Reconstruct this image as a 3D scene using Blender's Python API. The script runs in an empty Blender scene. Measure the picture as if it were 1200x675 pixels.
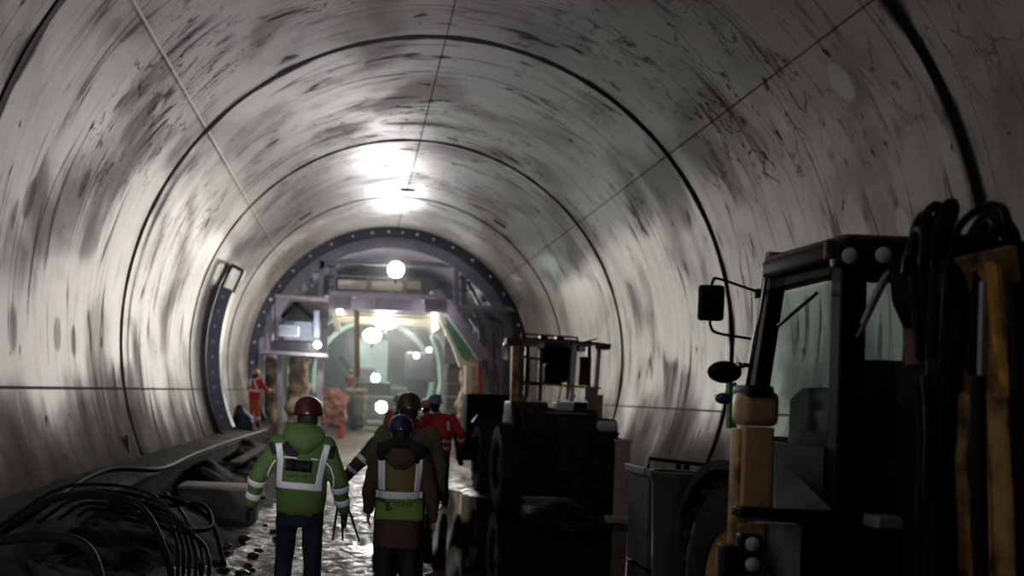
import bpy, bmesh, math, random
from mathutils import Vector, Matrix, Euler, noise
from mathutils.bvhtree import BVHTree
random.seed(7)
C = bpy.context.scene.collection
PI = math.pi
def R(d): return math.radians(d)
# ------------------------------------------------------------------ camera
CAM = Vector((-1.11, 0.0, 1.95)); ZC = 2.785; RT = 5.0; FPX = 1000.0
_ro = R(2.2)
CR = Vector((math.cos(_ro), 0, math.sin(_ro))); CU = Vector((-math.sin(_ro), 0, math.cos(_ro)))
def W(px, py, Y):
    """world point seen at pixel (px,py) at distance Y down the tunnel"""
    d = CR*((px-418)/FPX) - CU*((py-458)/FPX)
    return Vector((CAM.x+Y*d.x, Y, CAM.z+Y*d.z))
cd = bpy.data.cameras.new('camera'); cam = bpy.data.objects.new('camera', cd); C.objects.link(cam)
cd.sensor_width = 36; cd.lens = FPX*36/1200
cd.shift_x = (600-418)/1200; cd.shift_y = (458-337.5)/1200
m = Matrix.Identity(4)
for i in range(3):
    m[i][0] = CR[i]; m[i][1] = CU[i]; m[i][2] = (0, -1, 0)[i]; m[i][3] = CAM[i]
cam.matrix_world = m
cd.clip_start = .05
cd.dof.use_dof = True; cd.dof.focus_distance = 7.0; cd.dof.aperture_fstop = 1.0
bpy.context.scene.camera = cam
vs = bpy.context.scene.view_settings
vs.view_transform = 'Standard'; vs.look = 'None'; vs.gamma = 1; vs.exposure = .35; vs.use_curve_mapping = False
wd = bpy.data.worlds.new('world'); bpy.context.scene.world = wd; wd.use_nodes = True
wd.node_tree.nodes['Background'].inputs[0].default_value = (.5, .55, .7, 1)
wd.node_tree.nodes['Background'].inputs[1].default_value = .001

# ------------------------------------------------------------------ materials
MATS = {}
def mat(name, col, rough=.6, metal=0, var=.25, scale=6, bump=.0, col2=None, thr=None, spec=.5, emit=None, estr=0):
    if name in MATS: return MATS[name]
    M = bpy.data.materials.new(name); M.use_nodes = True; nt = M.node_tree; N = nt.nodes; L = nt.links
    b = N['Principled BSDF']
    b.inputs['Roughness'].default_value = rough; b.inputs['Metallic'].default_value = metal
    b.inputs['Specular IOR Level'].default_value = spec
    tc = N.new('ShaderNodeTexCoord'); no = N.new('ShaderNodeTexNoise')
    no.inputs['Scale'].default_value = scale; no.inputs['Detail'].default_value = 6
    L.new(tc.outputs['Object'], no.inputs['Vector'])
    cr = N.new('ShaderNodeValToRGB')
    c2 = col2 or tuple(c*(1-var) for c in col)
    a, z = thr or (.35, .65)
    cr.color_ramp.elements[0].position = a; cr.color_ramp.elements[1].position = z
    cr.color_ramp.elements[0].color = (*c2, 1); cr.color_ramp.elements[1].color = (*col, 1)
    L.new(no.outputs['Fac'], cr.inputs['Fac']); L.new(cr.outputs['Color'], b.inputs['Base Color'])
    if bump:
        bp = N.new('ShaderNodeBump'); bp.inputs['Strength'].default_value = bump; bp.inputs['Distance'].default_value = .02
        L.new(no.outputs['Fac'], bp.inputs['Height']); L.new(bp.outputs['Normal'], b.inputs['Normal'])
    if emit:
        b.inputs['Emission Color'].default_value = (*emit, 1); b.inputs['Emission Strength'].default_value = estr
    MATS[name] = M
    return M
M_black = mat('black_steel', (.006, .006, .009), .45, .0, spec=.15, scale=9)
M_rubber = mat('rubber', (.035, .033, .032), .85, bump=.4, scale=14, spec=.1)
M_yellow = mat('dirty_yellow_paint', (.60, .37, .14), .5, 0, scale=7, col2=(.12, .07, .035), thr=(.34, .56))
M_tan = mat('muddy_tan_paint', (.62, .40, .20), .45, 0, scale=9, col2=(.40, .25, .13), thr=(.30, .55))
M_brown = mat('rusty_brown', (.16, .075, .03), .6, .2, scale=12, col2=(.05, .03, .02))
M_greyst = mat('grey_steel', (.34, .34, .38), .4, .4, scale=5)
M_lilac = mat('formwork_grey_paint', (.34, .33, .42), .45, .1, scale=3)
M_blue = mat('pale_blue_paint', (.36, .46, .68), .5, 0, scale=3)
M_white = mat('white_paint', (.75, .76, .8), .5, 0, scale=3, var=.15)
M_cream = mat('cream_panel', (.8, .76, .62), .6, 0, scale=3, var=.15)
M_dark = mat('soot_dark', (.010, .009, .012), .7, 0, spec=.08, scale=6)  # even near-black shared by many parts
M_navysteel = mat('navy_steel', (.05, .055, .08), .4, .4, scale=5)
M_chrome = mat('chrome', (.7, .7, .72), .15, 1, var=.1)
M_green = mat('green_paint', (.08, .26, .10), .5, 0, scale=5)
M_paleg = mat('pale_green_sheet', (.45, .62, .50), .5, 0, scale=5)
M_red = mat('red_paint', (.55, .07, .04), .5, 0, scale=5)
M_stone = mat('pale_shotcrete', (.50, .42, .32), .9, 0, scale=2.5, col2=(.16, .12, .08), thr=(.35, .6), bump=1)
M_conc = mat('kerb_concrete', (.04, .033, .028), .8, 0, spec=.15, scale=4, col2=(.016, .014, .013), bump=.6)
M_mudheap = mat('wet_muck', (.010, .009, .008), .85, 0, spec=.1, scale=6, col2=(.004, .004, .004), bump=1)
M_hose = mat('black_hose', (.008, .008, .011), .6, 0, spec=.12, scale=5)
M_seat = mat('seat_fabric', (.03, .03, .035), .8, 0)
M_skin = mat('skin', (.42, .24, .17), .55, 0, scale=12, var=.12)
M_reflect = mat('reflective_tape', (.86, .86, .92), .45, 0, scale=60, var=.06)
M_cloud = mat('pale_side_panel', (.62, .62, .70), .6, 0, scale=5, col2=(.30, .28, .31))
def emis(name, col, s):
    if name in MATS: return MATS[name]
    M = bpy.data.materials.new(name); M.use_nodes = True; N = M.node_tree.nodes; L = M.node_tree.links
    N.clear(); e = N.new('ShaderNodeEmission'); o = N.new('ShaderNodeOutputMaterial')
    no = N.new('ShaderNodeTexNoise'); no.inputs['Scale'].default_value = 3
    mr = N.new('ShaderNodeMapRange'); mr.inputs['To Min'].default_value = s*.9; mr.inputs['To Max'].default_value = s*1.1
    L.new(no.outputs['Fac'], mr.inputs['Value']); L.new(mr.outputs['Result'], e.inputs['Strength'])
    e.inputs['Color'].default_value = (*col, 1); L.new(e.outputs[0], o.inputs[0]); MATS[name] = M; return M
def glass(name, tint, gl=.06):
    M = bpy.data.materials.new(name); M.use_nodes = True; N = M.node_tree.nodes; L = M.node_tree.links; N.clear()
    t = N.new('ShaderNodeBsdfTransparent'); g = N.new('ShaderNodeBsdfGlossy'); x = N.new('ShaderNodeMixShader'); o = N.new('ShaderNodeOutputMaterial')
    no = N.new('ShaderNodeTexNoise'); no.inputs['Scale'].default_value = 4; no.inputs['Detail'].default_value = 8
    cr = N.new('ShaderNodeValToRGB'); cr.color_ramp.elements[0].color = (*[c*.8 for c in tint], 1); cr.color_ramp.elements[1].color = (*tint, 1)
    tc = N.new('ShaderNodeTexCoord'); L.new(tc.outputs['Object'], no.inputs['Vector'])
    L.new(no.outputs['Fac'], cr.inputs['Fac']); L.new(cr.outputs['Color'], t.inputs['Color'])
    g.inputs['Roughness'].default_value = .1; x.inputs[0].default_value = gl
    L.new(t.outputs[0], x.inputs[1]); L.new(g.outputs[0], x.inputs[2]); L.new(x.outputs[0], o.inputs[0]); return M
M_glass = glass('cab_glass', (.74, .96, .89))

# ---- node maths helper
class NG:
    def __init__(s, M): s.nt = M.node_tree; s.N = s.nt.nodes; s.L = s.nt.links
    def put(s, i, v):
        if isinstance(v, bpy.types.NodeSocket): s.L.new(v, i)
        elif v is not None: i.default_value = v
    def m(s, op, a, b=None, c=None, clamp=False):
        n = s.N.new('ShaderNodeMath'); n.operation = op; n.use_clamp = clamp
        s.put(n.inputs[0], a); s.put(n.inputs[1], b)
        if c is not None: s.put(n.inputs[2], c)
        return n.outputs[0]
    def vec(s, x, y, z=0.0):
        n = s.N.new('ShaderNodeCombineXYZ'); s.put(n.inputs[0], x); s.put(n.inputs[1], y); s.put(n.inputs[2], z); return n.outputs[0]
    def noise(s, v, sc=1, det=4, dist=0, ro=.5):
        n = s.N.new('ShaderNodeTexNoise'); s.L.new(v, n.inputs['Vector']); n.inputs['Scale'].default_value = sc
        n.inputs['Detail'].default_value = det; n.inputs['Distortion'].default_value = dist; n.inputs['Roughness'].default_value = ro; return n.outputs['Fac']
    def step(s, v, a, b, lo=0., hi=1.):   # smooth remap a..b -> lo..hi
        n = s.N.new('ShaderNodeMapRange'); n.interpolation_type = 'SMOOTHSTEP'
        s.put(n.inputs['Value'], v); s.put(n.inputs['From Min'], a); s.put(n.inputs['From Max'], b)
        s.put(n.inputs['To Min'], lo); s.put(n.inputs['To Max'], hi); return n.outputs['Result']
    def mix(s, f, a, b):
        n = s.N.new('ShaderNodeMix'); n.data_type = 'RGBA'; s.put(n.inputs[0], f)
        for i, v in ((6, a), (7, b)):
            if isinstance(v, tuple): n.inputs[i].default_value = (*v, 1)
            else: s.L.new(v, n.inputs[i])
        return n.outputs[2]

JOINTS = [2.5, 8.25, 13.95, 19.70, 25.45]
def concrete():
    M = bpy.data.materials.new('cast_concrete_lining'); M.use_nodes = True; g = NG(M); b = g.N['Principled BSDF']
    geo = g.N.new('ShaderNodeNewGeometry'); sp = g.N.new('ShaderNodeSeparateXYZ'); g.L.new(geo.outputs['Position'], sp.inputs[0])
    x, y, z = sp.outputs; zz = g.m('SUBTRACT', z, ZC)
    th = g.m('ARCTAN2', zz, x)                       # -pi..pi ; left wall ~ +-pi
    thp = g.m('ADD', g.m('MODULO', g.m('ADD', th, 2*PI+1.2), 2*PI), -1.2)   # continuous -1.2 .. 5.08
    s = g.m('MULTIPLY', thp, RT)                     # arc length
    big = g.noise(g.vec(g.m('MULTIPLY', s, .5), g.m('MULTIPLY', y, .5)), 1, 6, .6)
    c = g.mix(g.step(big, .34, .62), (.23, .212, .20), (.42, .393, .380))
    # rings seem cast at different shades
    seg = g.noise(g.vec(0., g.m('FLOOR', g.m('DIVIDE', g.m('SUBTRACT', y, 2.5), 5.75))), 3.7, 0)
    c = g.mix(g.step(seg, .3, .7, 0, .25), c, (.22, .205, .185))
    sidem = g.step(g.m('ABSOLUTE', g.m('COSINE', thp)), .45, .85)       # 1 on the side walls
    # runs down the walls
    st = g.noise(g.vec(g.m('MULTIPLY', s, .28), g.m('MULTIPLY', y, 2.3)), 1, 4, .5)
    c = g.mix(g.m('MULTIPLY', g.step(st, .50, .62), g.m('MULTIPLY_ADD', sidem, .17, .04)), c, (.16, .148, .13))
    st2 = g.noise(g.vec(g.m('MULTIPLY', s, .45), g.m('MULTIPLY', y, 2.2), 4.), 1, 4, .3)
    c = g.mix(g.m('MULTIPLY', g.step(st2, .52, .64), .16), c, (.52, .50, .47))
    # thin lines around the ring
    ln = g.noise(g.vec(g.m('MULTIPLY', s, .10), g.m('MULTIPLY', y, 1.5), 9.), 1, 2, .0)
    lw = g.m('ABSOLUTE', g.m('SUBTRACT', ln, .5)); ln2 = g.noise(g.vec(g.m('MULTIPLY', s, .13), g.m('MULTIPLY', y, 2.3), 21.), 1, 1, 0)
    lw2 = g.m('ABSOLUTE', g.m('SUBTRACT', ln2, .5))
    brk = g.noise(g.vec(g.m('MULTIPLY', s, .7), y, 2.), 1, 4)
    c = g.mix(g.m('MULTIPLY', g.step(lw, .003, .014, .5, 0.), g.step(brk, .40, .54)), c, (.07, .062, .055))
    c = g.mix(g.m('MULTIPLY', g.step(lw2, .002, .012, 1., 0.), g.step(brk, .38, .58, .05, .45)), c, (.08, .07, .06))
    # dark cracks and smears on the crown
    cr = g.noise(g.vec(g.m('MULTIPLY', s, .8), g.m('MULTIPLY', y, 2.2), 5.), 1, 5, .8, .52)
    zone = g.noise(g.vec(g.m('MULTIPLY', s, .25), g.m('MULTIPLY', y, .3), 13.), 1, 2)
    crown = g.step(g.m('SINE', thp), .15, .7)
    veins = g.step(g.m('ABSOLUTE', g.m('SUBTRACT', cr, .5)), .002, .014, .8, 0.)
    c = g.mix(g.m('MULTIPLY', g.m('MULTIPLY', veins, crown), g.step(zone, .50, .60, 0., .9)), c, (.045, .04, .037))
    c = g.mix(g.m('MULTIPLY', g.step(cr, .62, .70), g.m('MULTIPLY', crown, .75)), c, (.06, .055, .05))
    # small dark nicks
    nk = g.noise(g.vec(g.m('MULTIPLY', s, 2.6), g.m('MULTIPLY', y, 6.), 3.), 1, 3, .2)
    c = g.mix(g.step(nk, .67, .73, 0., .8), c, (.05, .045, .04))
    # patched round holes (arc angle deg, Y, radius, shade)
    L = [(-7+0, 0, 0, 0)]
    spots = SPOTS
    for (a, yy, r, rs, col, k) in spots:
        ds = g.m('DIVIDE', g.m('SUBTRACT', s, R(a)*RT), rs); dy = g.m('DIVIDE', g.m('SUBTRACT', y, yy), r)
        d = g.m('SQRT', g.m('ADD', g.m('MULTIPLY', ds, ds), g.m('MULTIPLY', dy, dy)))
        dn = g.m('ADD', d, g.m('MULTIPLY', g.m('SUBTRACT', brk, .5), .5))
        c = g.mix(g.step(dn, .70, 1.05, k, 0.), c, col)
    # panel lines along the tunnel
    for a, w, col in ((138, .012, (.55, .53, .5)), (88.5, .012, (.05, .045, .04)), (40, .012, (.07, .06, .055)), (190.9, .016, (.06, .055, .05)), (-10.9, .014, (.07, .06, .055))):
        d = g.m('ABSOLUTE', g.m('SUBTRACT', s, R(a)*RT))
        c = g.mix(g.m('MULTIPLY', g.step(d, w*.8, w*1.5, 1., 0.), .7), c, col)
        if a == 138:
            d2 = g.m('ABSOLUTE', g.m('SUBTRACT', s, R(a)*RT+.04)); c = g.mix(g.step(d2, .008, .025, .5, 0.), c, (.12, .11, .1))
    # joints: dirt around the groove
    dm = None
    for j in JOINTS:
        d = g.m('ABSOLUTE', g.m('SUBTRACT', y, j)); dm = d if dm is None else g.m('MINIMUM', dm, d)
    jw = g.step(g.noise(g.vec(g.m('MULTIPLY', s, 1.3), g.m('MULTIPLY', y, .5), 7.), 1, 5), .45, .72, .085, .19)
    c = g.mix(g.step(dm, 0.045, jw, 1.0, 0.), c, (.04, .036, .034))
    # colour darkens towards the foot of the wall
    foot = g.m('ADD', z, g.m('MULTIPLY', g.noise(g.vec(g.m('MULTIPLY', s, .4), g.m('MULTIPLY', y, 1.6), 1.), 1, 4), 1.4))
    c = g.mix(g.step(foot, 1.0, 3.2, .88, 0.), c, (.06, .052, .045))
    g.L.new(c, b.inputs['Base Color'])
    bw = g.N.new('ShaderNodeRGBToBW'); g.L.new(c, bw.inputs[0])
    g.L.new(g.step(bw.outputs[0], .05, .32, .9, .40), b.inputs['Roughness'])
    g.L.new(g.step(bw.outputs[0], .06, .34, .04, .34), b.inputs['Specular IOR Level'])
    bp = g.N.new('ShaderNodeBump'); bp.inputs['Strength'].default_value = .15; bp.inputs['Distance'].default_value = .012
    h = g.noise(g.vec(g.m('MULTIPLY', s, 1.), g.m('MULTIPLY', y, 3.)), 1.6, 6)
    g.L.new(h, bp.inputs['Height']); g.L.new(bp.outputs['Normal'], b.inputs['Normal'])
    return M
def ang(px, py):
    """tunnel angle and Y of the lining seen at a pixel"""
    d = CR*((px-418)/FPX) - CU*((py-458)/FPX)
    cx, cz = CAM.x, CAM.z-ZC
    A = d.x*d.x+d.z*d.z; B = cx*d.x+cz*d.z; c = cx*cx+cz*cz-RT*RT
    t = (-B+math.sqrt(B*B-A*c))/A
    a = math.degrees(math.atan2(cz+d.z*t, cx+d.x*t))
    if a < -70: a += 360
    return a, t
SPOTS = []
def spot(px, py, rpx, rs, col, k=.75, ry=None):
    a, t = ang(px, py); SPOTS.append((a, t, ry or .12, rs, col, k))
DK = (.11, .10, .09); LT = (.50, .50, .47)
for (px, py, rs, ry, col, k) in [
    (34, 232, .27, .14, DK, .7), (99, 215, .24, .13, DK, .7), (181, 122, .22, .13, DK, .6), (126, 38, .25, .16, DK, .5), (17, 250, .22, .07, DK, .6),
    (14, 385, .30, .15, DK, .6), (67, 392, .27, .16, DK, .75), (86, 400, .25, .13, DK, .75), (119, 401, .10, .04, (.02, .02, .02), 1),
    (985, 95, .27, .17, LT, .6), (914, 140, .25, .12, LT, .35), (935, 262, .25, .14, LT, .4), (1058, 262, .22, .12, LT, .45),
    (1187, 5, .25, .16, LT, .3), (745, 246, .22, .10, DK, .6), (775, 230, .25, .09, DK, .4), (838, 190, .25, .10, DK, .4),
    (749, 440, .10, .05, (.02, .02, .02), 1), (145, 225, .2, .1, DK, .4), (205, 145, .22, .1, DK, .35)]:
    a, t = ang(px, py); SPOTS.append((a, t, ry, rs, col, k*(.6 if col == DK else 1)))
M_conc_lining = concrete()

# ------------------------------------------------------------------ mesh helpers
def BM(): return bmesh.new()
def obj(name, bm, m, parent=None, smooth=False, ang_s=None):
    me = bpy.data.meshes.new(name)
    bmesh.ops.recalc_face_normals(bm, faces=bm.faces)
    bm.to_mesh(me); bm.free()
    o = bpy.data.objects.new(name, me); C.objects.link(o)
    if m: me.materials.append(m)
    if smooth:
        for p in me.polygons: p.use_smooth = True
        if ang_s:
            me.set_sharp_from_angle(angle=R(ang_s))
    if parent is not None:
        o.parent = parent
        L = wloc(parent)
        me.transform(Matrix.Translation(-L))
    return o
def wloc(o):
    L = Vector((0, 0, 0))
    while o is not None:
        L += o.location; o = o.parent
    return L
def thing(name, label, cat, loc=(0, 0, 0), group=None):
    o = bpy.data.objects.new(name, None); C.objects.link(o); o.location = loc; o.empty_display_size = .2
    o['label'] = label; o['category'] = cat
    if group: o['group'] = group
    return o
def tag(o, label, cat, group=None, kind=None):
    o['label'] = label; o['category'] = cat
    if group: o['group'] = group
    if kind: o['kind'] = kind
    return o
def struct(name, bm, m, smooth=False, a=None):
    o = obj(name, bm, m, None, smooth, a); o['kind'] = 'structure'; return o
def box(bm, c, s, rot=(0, 0, 0), bev=0, seg=2):
    t = bmesh.new(); bmesh.ops.create_cube(t, size=1)
    bmesh.ops.scale(t, vec=s, verts=t.verts)
    if bev: bmesh.ops.bevel(t, geom=t.edges[:], offset=bev, segments=seg, affect='EDGES', profile=.6)
    t.transform(Matrix.Translation(c) @ Euler([R(a) for a in rot]).to_matrix().to_4x4())
    merge(bm, t)
def merge(bm, t):
    me = bpy.data.meshes.new('tmp'); t.to_mesh(me); bm.from_mesh(me); bpy.data.meshes.remove(me); t.free()
def tube(bm, pts, r, seg=8, caps=True):
    pts = [Vector(p) for p in pts]; n = len(pts)
    rr = r if isinstance(r, (list, tuple)) else [r]*n
    rings = []; up = None
    for i, p in enumerate(pts):
        d = (pts[min(i+1, n-1)]-pts[max(i-1, 0)])
        if d.length < 1e-9: d = Vector((0, 0, 1))
        d.normalize()
        if up is None:
            up = Vector((0, 0, 1)) if abs(d.z) < .9 else Vector((1, 0, 0))
        a = d.cross(up)
        if a.length < 1e-6: a = d.orthogonal()
        a.normalize(); b = a.cross(d); up = b
        rings.append([bm.verts.new(p+(a*math.cos(2*PI*k/seg)+b*math.sin(2*PI*k/seg))*rr[i]) for k in range(seg)])
    for i in range(n-1):
        for k in range(seg):
            bm.faces.new((rings[i][k], rings[i][(k+1) % seg], rings[i+1][(k+1) % seg], rings[i+1][k]))
    if caps:
        bm.faces.new(rings[0][::-1]); bm.faces.new(rings[-1])
def spline(pts, n=8):
    P = [Vector(p) for p in pts]; P = [2*P[0]-P[1]]+P+[2*P[-1]-P[-2]]; out = []
    for i in range(1, len(P)-2):
        for k in range(n):
            t = k/n; a, b, c, d = P[i-1:i+3]
            out.append(.5*((2*b)+(-a+c)*t+(2*a-5*b+4*c-d)*t*t+(-a+3*b-3*c+d)*t**3))
    out.append(P[-2]); return out
def beam(bm, p0, p1, w, d, up=(0, 1, 0)):
    """rectangular bar from p0 to p1; w across, d along `up`"""
    p0 = Vector(p0); p1 = Vector(p1); z = (p1-p0).normalized(); y = Vector(up); y = (y-z*y.dot(z)).normalized(); x = y.cross(z)
    t = bmesh.new(); bmesh.ops.create_cube(t, size=1); bmesh.ops.scale(t, vec=(w, d, (p1-p0).length), verts=t.verts)
    bmesh.ops.bevel(t, geom=t.edges[:], offset=min(w, d)*.08, segments=1, affect='EDGES')
    M = Matrix.Identity(4)
    for i in range(3): M[i][0] = x[i]; M[i][1] = y[i]; M[i][2] = z[i]; M[i][3] = ((p0+p1)/2)[i]
    t.transform(M); merge(bm, t)
def lathe(bm, prof, c, axis='Z', seg=32, a0=0, a1=2*PI):
    full = abs(a1-a0-2*PI) < 1e-6; n = seg if full else seg+1
    rings = []
    for (r, h) in prof:
        ring = []
        for k in range(n):
            a = a0+(a1-a0)*k/seg; u, v = r*math.cos(a), r*math.sin(a)
            p = {'Z': (u, v, h), 'Y': (u, h, v), 'X': (h, u, v)}[axis]
            ring.append(bm.verts.new(Vector(c)+Vector(p)))
        rings.append(ring)
    for i in range(len(prof)-1):
        for k in range(n if full else seg):
            q = (k+1) % n
            try: bm.faces.new((rings[i][k], rings[i][q], rings[i+1][q], rings[i+1][k]))
            except Exception: pass
    return rings
def prism(bm, poly, d0, d1, axis='X'):
    def P(u, v, d): return {'X': (d, u, v), 'Y': (u, d, v), 'Z': (u, v, d)}[axis]
    a = [bm.verts.new(P(u, v, d0)) for u, v in poly]; b = [bm.verts.new(P(u, v, d1)) for u, v in poly]; n = len(poly)
    bm.faces.new(a); bm.faces.new(b[::-1])
    for i in range(n): bm.faces.new((a[i], b[i], b[(i+1) % n], a[(i+1) % n]))
def loft(bm, secs, seg=20, pw=2.0):
    """secs: (center, rx, ry) horizontal superellipse sections bottom to top"""
    rings = []
    for c, rx, ry in secs:
        ring = []
        for k in range(seg):
            a = 2*PI*k/seg; ca, sa = math.cos(a), math.sin(a)
            ring.append(bm.verts.new(Vector(c)+Vector((rx*math.copysign(abs(ca)**(2/pw), ca), ry*math.copysign(abs(sa)**(2/pw), sa), 0))))
        rings.append(ring)
    for i in range(len(rings)-1):
        for k in range(seg): bm.faces.new((rings[i][k], rings[i][(k+1) % seg], rings[i+1][(k+1) % seg], rings[i+1][k]))
    bm.faces.new(rings[0][::-1]); bm.faces.new(rings[-1])
def ball(bm, c, r, s=(1, 1, 1), seg=14):
    t = bmesh.new(); bmesh.ops.create_uvsphere(t, u_segments=seg, v_segments=max(6, seg//2+2), radius=r)
    bmesh.ops.scale(t, vec=s, verts=t.verts); t.transform(Matrix.Translation(c)); merge(bm, t)
def fuse(name, bm, m, parent, voxel, smooth=4, noise_amp=0, nsc=6):
    """one continuous skin over overlapping volumes"""
    bmesh.ops.recalc_face_normals(bm, faces=bm.faces)
    me = bpy.data.meshes.new('t'); bm.to_mesh(me); bm.free()
    o = bpy.data.objects.new('t', me); C.objects.link(o)
    r = o.modifiers.new('r', 'REMESH'); r.mode = 'VOXEL'; r.voxel_size = voxel
    s = o.modifiers.new('s', 'SMOOTH'); s.factor = .5; s.iterations = smooth
    dg = bpy.context.evaluated_depsgraph_get(); dg.update()
    me2 = bpy.data.meshes.new_from_object(o.evaluated_get(dg)); bpy.data.objects.remove(o)
    me2.name = name
    if noise_amp:
        ns = [v.normal.copy() for v in me2.vertices]
        for v, n in zip(me2.vertices, ns):
            v.co += n*noise_amp*(noise.noise(Vector((v.co.x*nsc, v.co.y*nsc, v.co.z*nsc*1.3)))+.5*noise.noise(v.co*nsc*2.3))
    for p in me2.polygons: p.use_smooth = True
    me2.materials.clear(); me2.materials.append(m)
    o2 = bpy.data.objects.new(name, me2); C.objects.link(o2)
    if parent is not None: o2.parent = parent; me2.transform(Matrix.Translation(-wloc(parent)))
    return o2

# ------------------------------------------------------------------ THE TUNNEL
def tunnel():
    bm = BM(); prof = []
    ys = [-9.0]
    for j in JOINTS:
        w = .036 if j < 25 else .012; dpt = .05 if j < 25 else .015
        prof_y = ys[-1]
        for k in range(1, 5): pass
        ys.append(j)
    y = -9.0; prof.append((RT, y))
    for j in JOINTS:
        w = .042 if j < 25 else .014; dpt = .06 if j < 25 else .012
        prof += [(RT, j-w-.006), (RT+dpt*.8, j-w), (RT+dpt, j-w*.5), (RT+dpt, j+w*.5), (RT+dpt*.8, j+w), (RT-.012, j+w+.008), (RT-.004, j+.35)]
    prof += [(RT, 30.2), (RT+.02, 30.34), (RT+.5, 30.36)]
    lathe(bm, prof, (0, 0, ZC), 'Y', 200, R(-37), R(217))
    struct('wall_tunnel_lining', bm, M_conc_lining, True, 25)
tunnel()
# excavation beyond the lining
bm = BM(); n = 90; rows = []
for i, y in enumerate([30.4+.5*k for k in range(0, 92)]):
    row = []
    for k in range(n+1):
        a = R(-40)+R(260)*k/n; r = 5.45+.18*noise.noise(Vector((math.cos(a)*3, y*.7, math.sin(a)*3)))
        row.append(bm.verts.new((r*math.cos(a), y, ZC+r*math.sin(a))))
    rows.append(row)
for i in range(len(rows)-1):
    for k in range(n): bm.faces.new((rows[i][k], rows[i][k+1], rows[i+1][k+1], rows[i+1][k]))
c = bm.verts.new((0, 76.2, ZC))
for k in range(n): bm.faces.new((rows[-1][k], rows[-1][k+1], c))
M_rock = mat('sprayed_rock', (.26, .27, .25), .8, 0, scale=.7, col2=(.12, .125, .12), bump=1)
struct('wall_excavated', bm, M_rock, True)

# floor
def fh(x, y):
    n1 = noise.noise(Vector((x*.55, y*.28, 1.3))); n2 = noise.noise(Vector((x*2.1, y*1.1, 7))); n3 = noise.noise(Vector((x*6, y*3.2, 3)))
    h = n1*.08+n2*.045+n3*.018
    # a travelled track left of centre is churned, the right hand side lies under water
    dry = math.exp(-((x+1.35)/1.1)**2)*.05
    right = .026*max(0, min(1, (x+.55)/.5))*max(0, min(1, (22-y)/6))
    far = max(0, min(1, (y-12)/10))*.06
    left = max(0, min(1, (-2.2-x)/.7))*.14
    ridge = .10*max(0, min(1, (y-9)/3))*max(0, noise.noise(Vector((x*1.1+3, y*.55, 11)))-.10)*max(0, min(1, (x+.2)/.6))*(.6+.8*n3)+.05*max(0, min(1, (y-9)/3))*max(0, n2-.1)*max(0, min(1, (x+.2)/.6))
    return max(0, h*.75+dry-right+far+left-.012+ridge)
bm = BM(); nx, xs = 120, []
ylist = []; y = .8
while y < 78: ylist.append(y); y += .045+.010*max(0, y-4)
ylist = [-8, -4, -1, 0]+ylist
g_ = []
for y in ylist:
    g_.append([bm.verts.new((-5.2+10.4*k/nx, y, fh(-5.2+10.4*k/nx, y))) for k in range(nx+1)])
for i in range(len(g_)-1):
    for k in range(nx): bm.faces.new((g_[i][k], g_[i][k+1], g_[i+1][k+1], g_[i+1][k]))
def floormat():
    M = bpy.data.materials.new('wet_mud_and_puddles'); M.use_nodes = True; g = NG(M); b = g.N['Principled BSDF']
    geo = g.N.new('ShaderNodeNewGeometry'); sp = g.N.new('ShaderNodeSeparateXYZ'); g.L.new(geo.outputs['Position'], sp.inputs[0]); z = sp.outputs[2]
    mud = g.step(z, .0005, .010)
    n = g.noise(geo.outputs['Position'], 7, 8, .5, .65); n2 = g.noise(geo.outputs['Position'], 1.2, 4)
    c = g.mix(g.step(n2, .35, .65), (.022, .018, .016), (.06, .05, .042))
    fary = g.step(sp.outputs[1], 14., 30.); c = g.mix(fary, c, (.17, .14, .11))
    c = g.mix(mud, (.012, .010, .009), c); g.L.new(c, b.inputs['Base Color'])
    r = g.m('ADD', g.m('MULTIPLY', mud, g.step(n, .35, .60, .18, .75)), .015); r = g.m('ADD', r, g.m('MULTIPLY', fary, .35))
    g.L.new(r, b.inputs['Roughness'])
    bp = g.N.new('ShaderNodeBump'); bp.inputs['Distance'].default_value = .03; g.L.new(g.m('MULTIPLY_ADD', mud, .72, .022), bp.inputs['Strength'])
    g.L.new(n, bp.inputs['Height']); g.L.new(bp.outputs['Normal'], b.inputs['Normal']); b.inputs['Specular IOR Level'].default_value = .35
    return M
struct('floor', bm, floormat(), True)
# concrete kerb along the left wall foot
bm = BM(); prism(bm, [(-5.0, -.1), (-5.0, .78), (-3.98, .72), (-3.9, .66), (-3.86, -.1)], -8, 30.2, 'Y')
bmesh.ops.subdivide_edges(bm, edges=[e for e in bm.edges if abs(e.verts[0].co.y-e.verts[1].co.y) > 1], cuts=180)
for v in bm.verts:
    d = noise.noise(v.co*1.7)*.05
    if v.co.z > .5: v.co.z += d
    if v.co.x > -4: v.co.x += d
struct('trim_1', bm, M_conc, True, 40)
bm = BM(); prism(bm, [(5.0, -.1), (5.0, .45), (4.25, .40), (4.18, -.1)], 9, 30.2, 'Y'); struct('trim_2', bm, M_conc)

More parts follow.
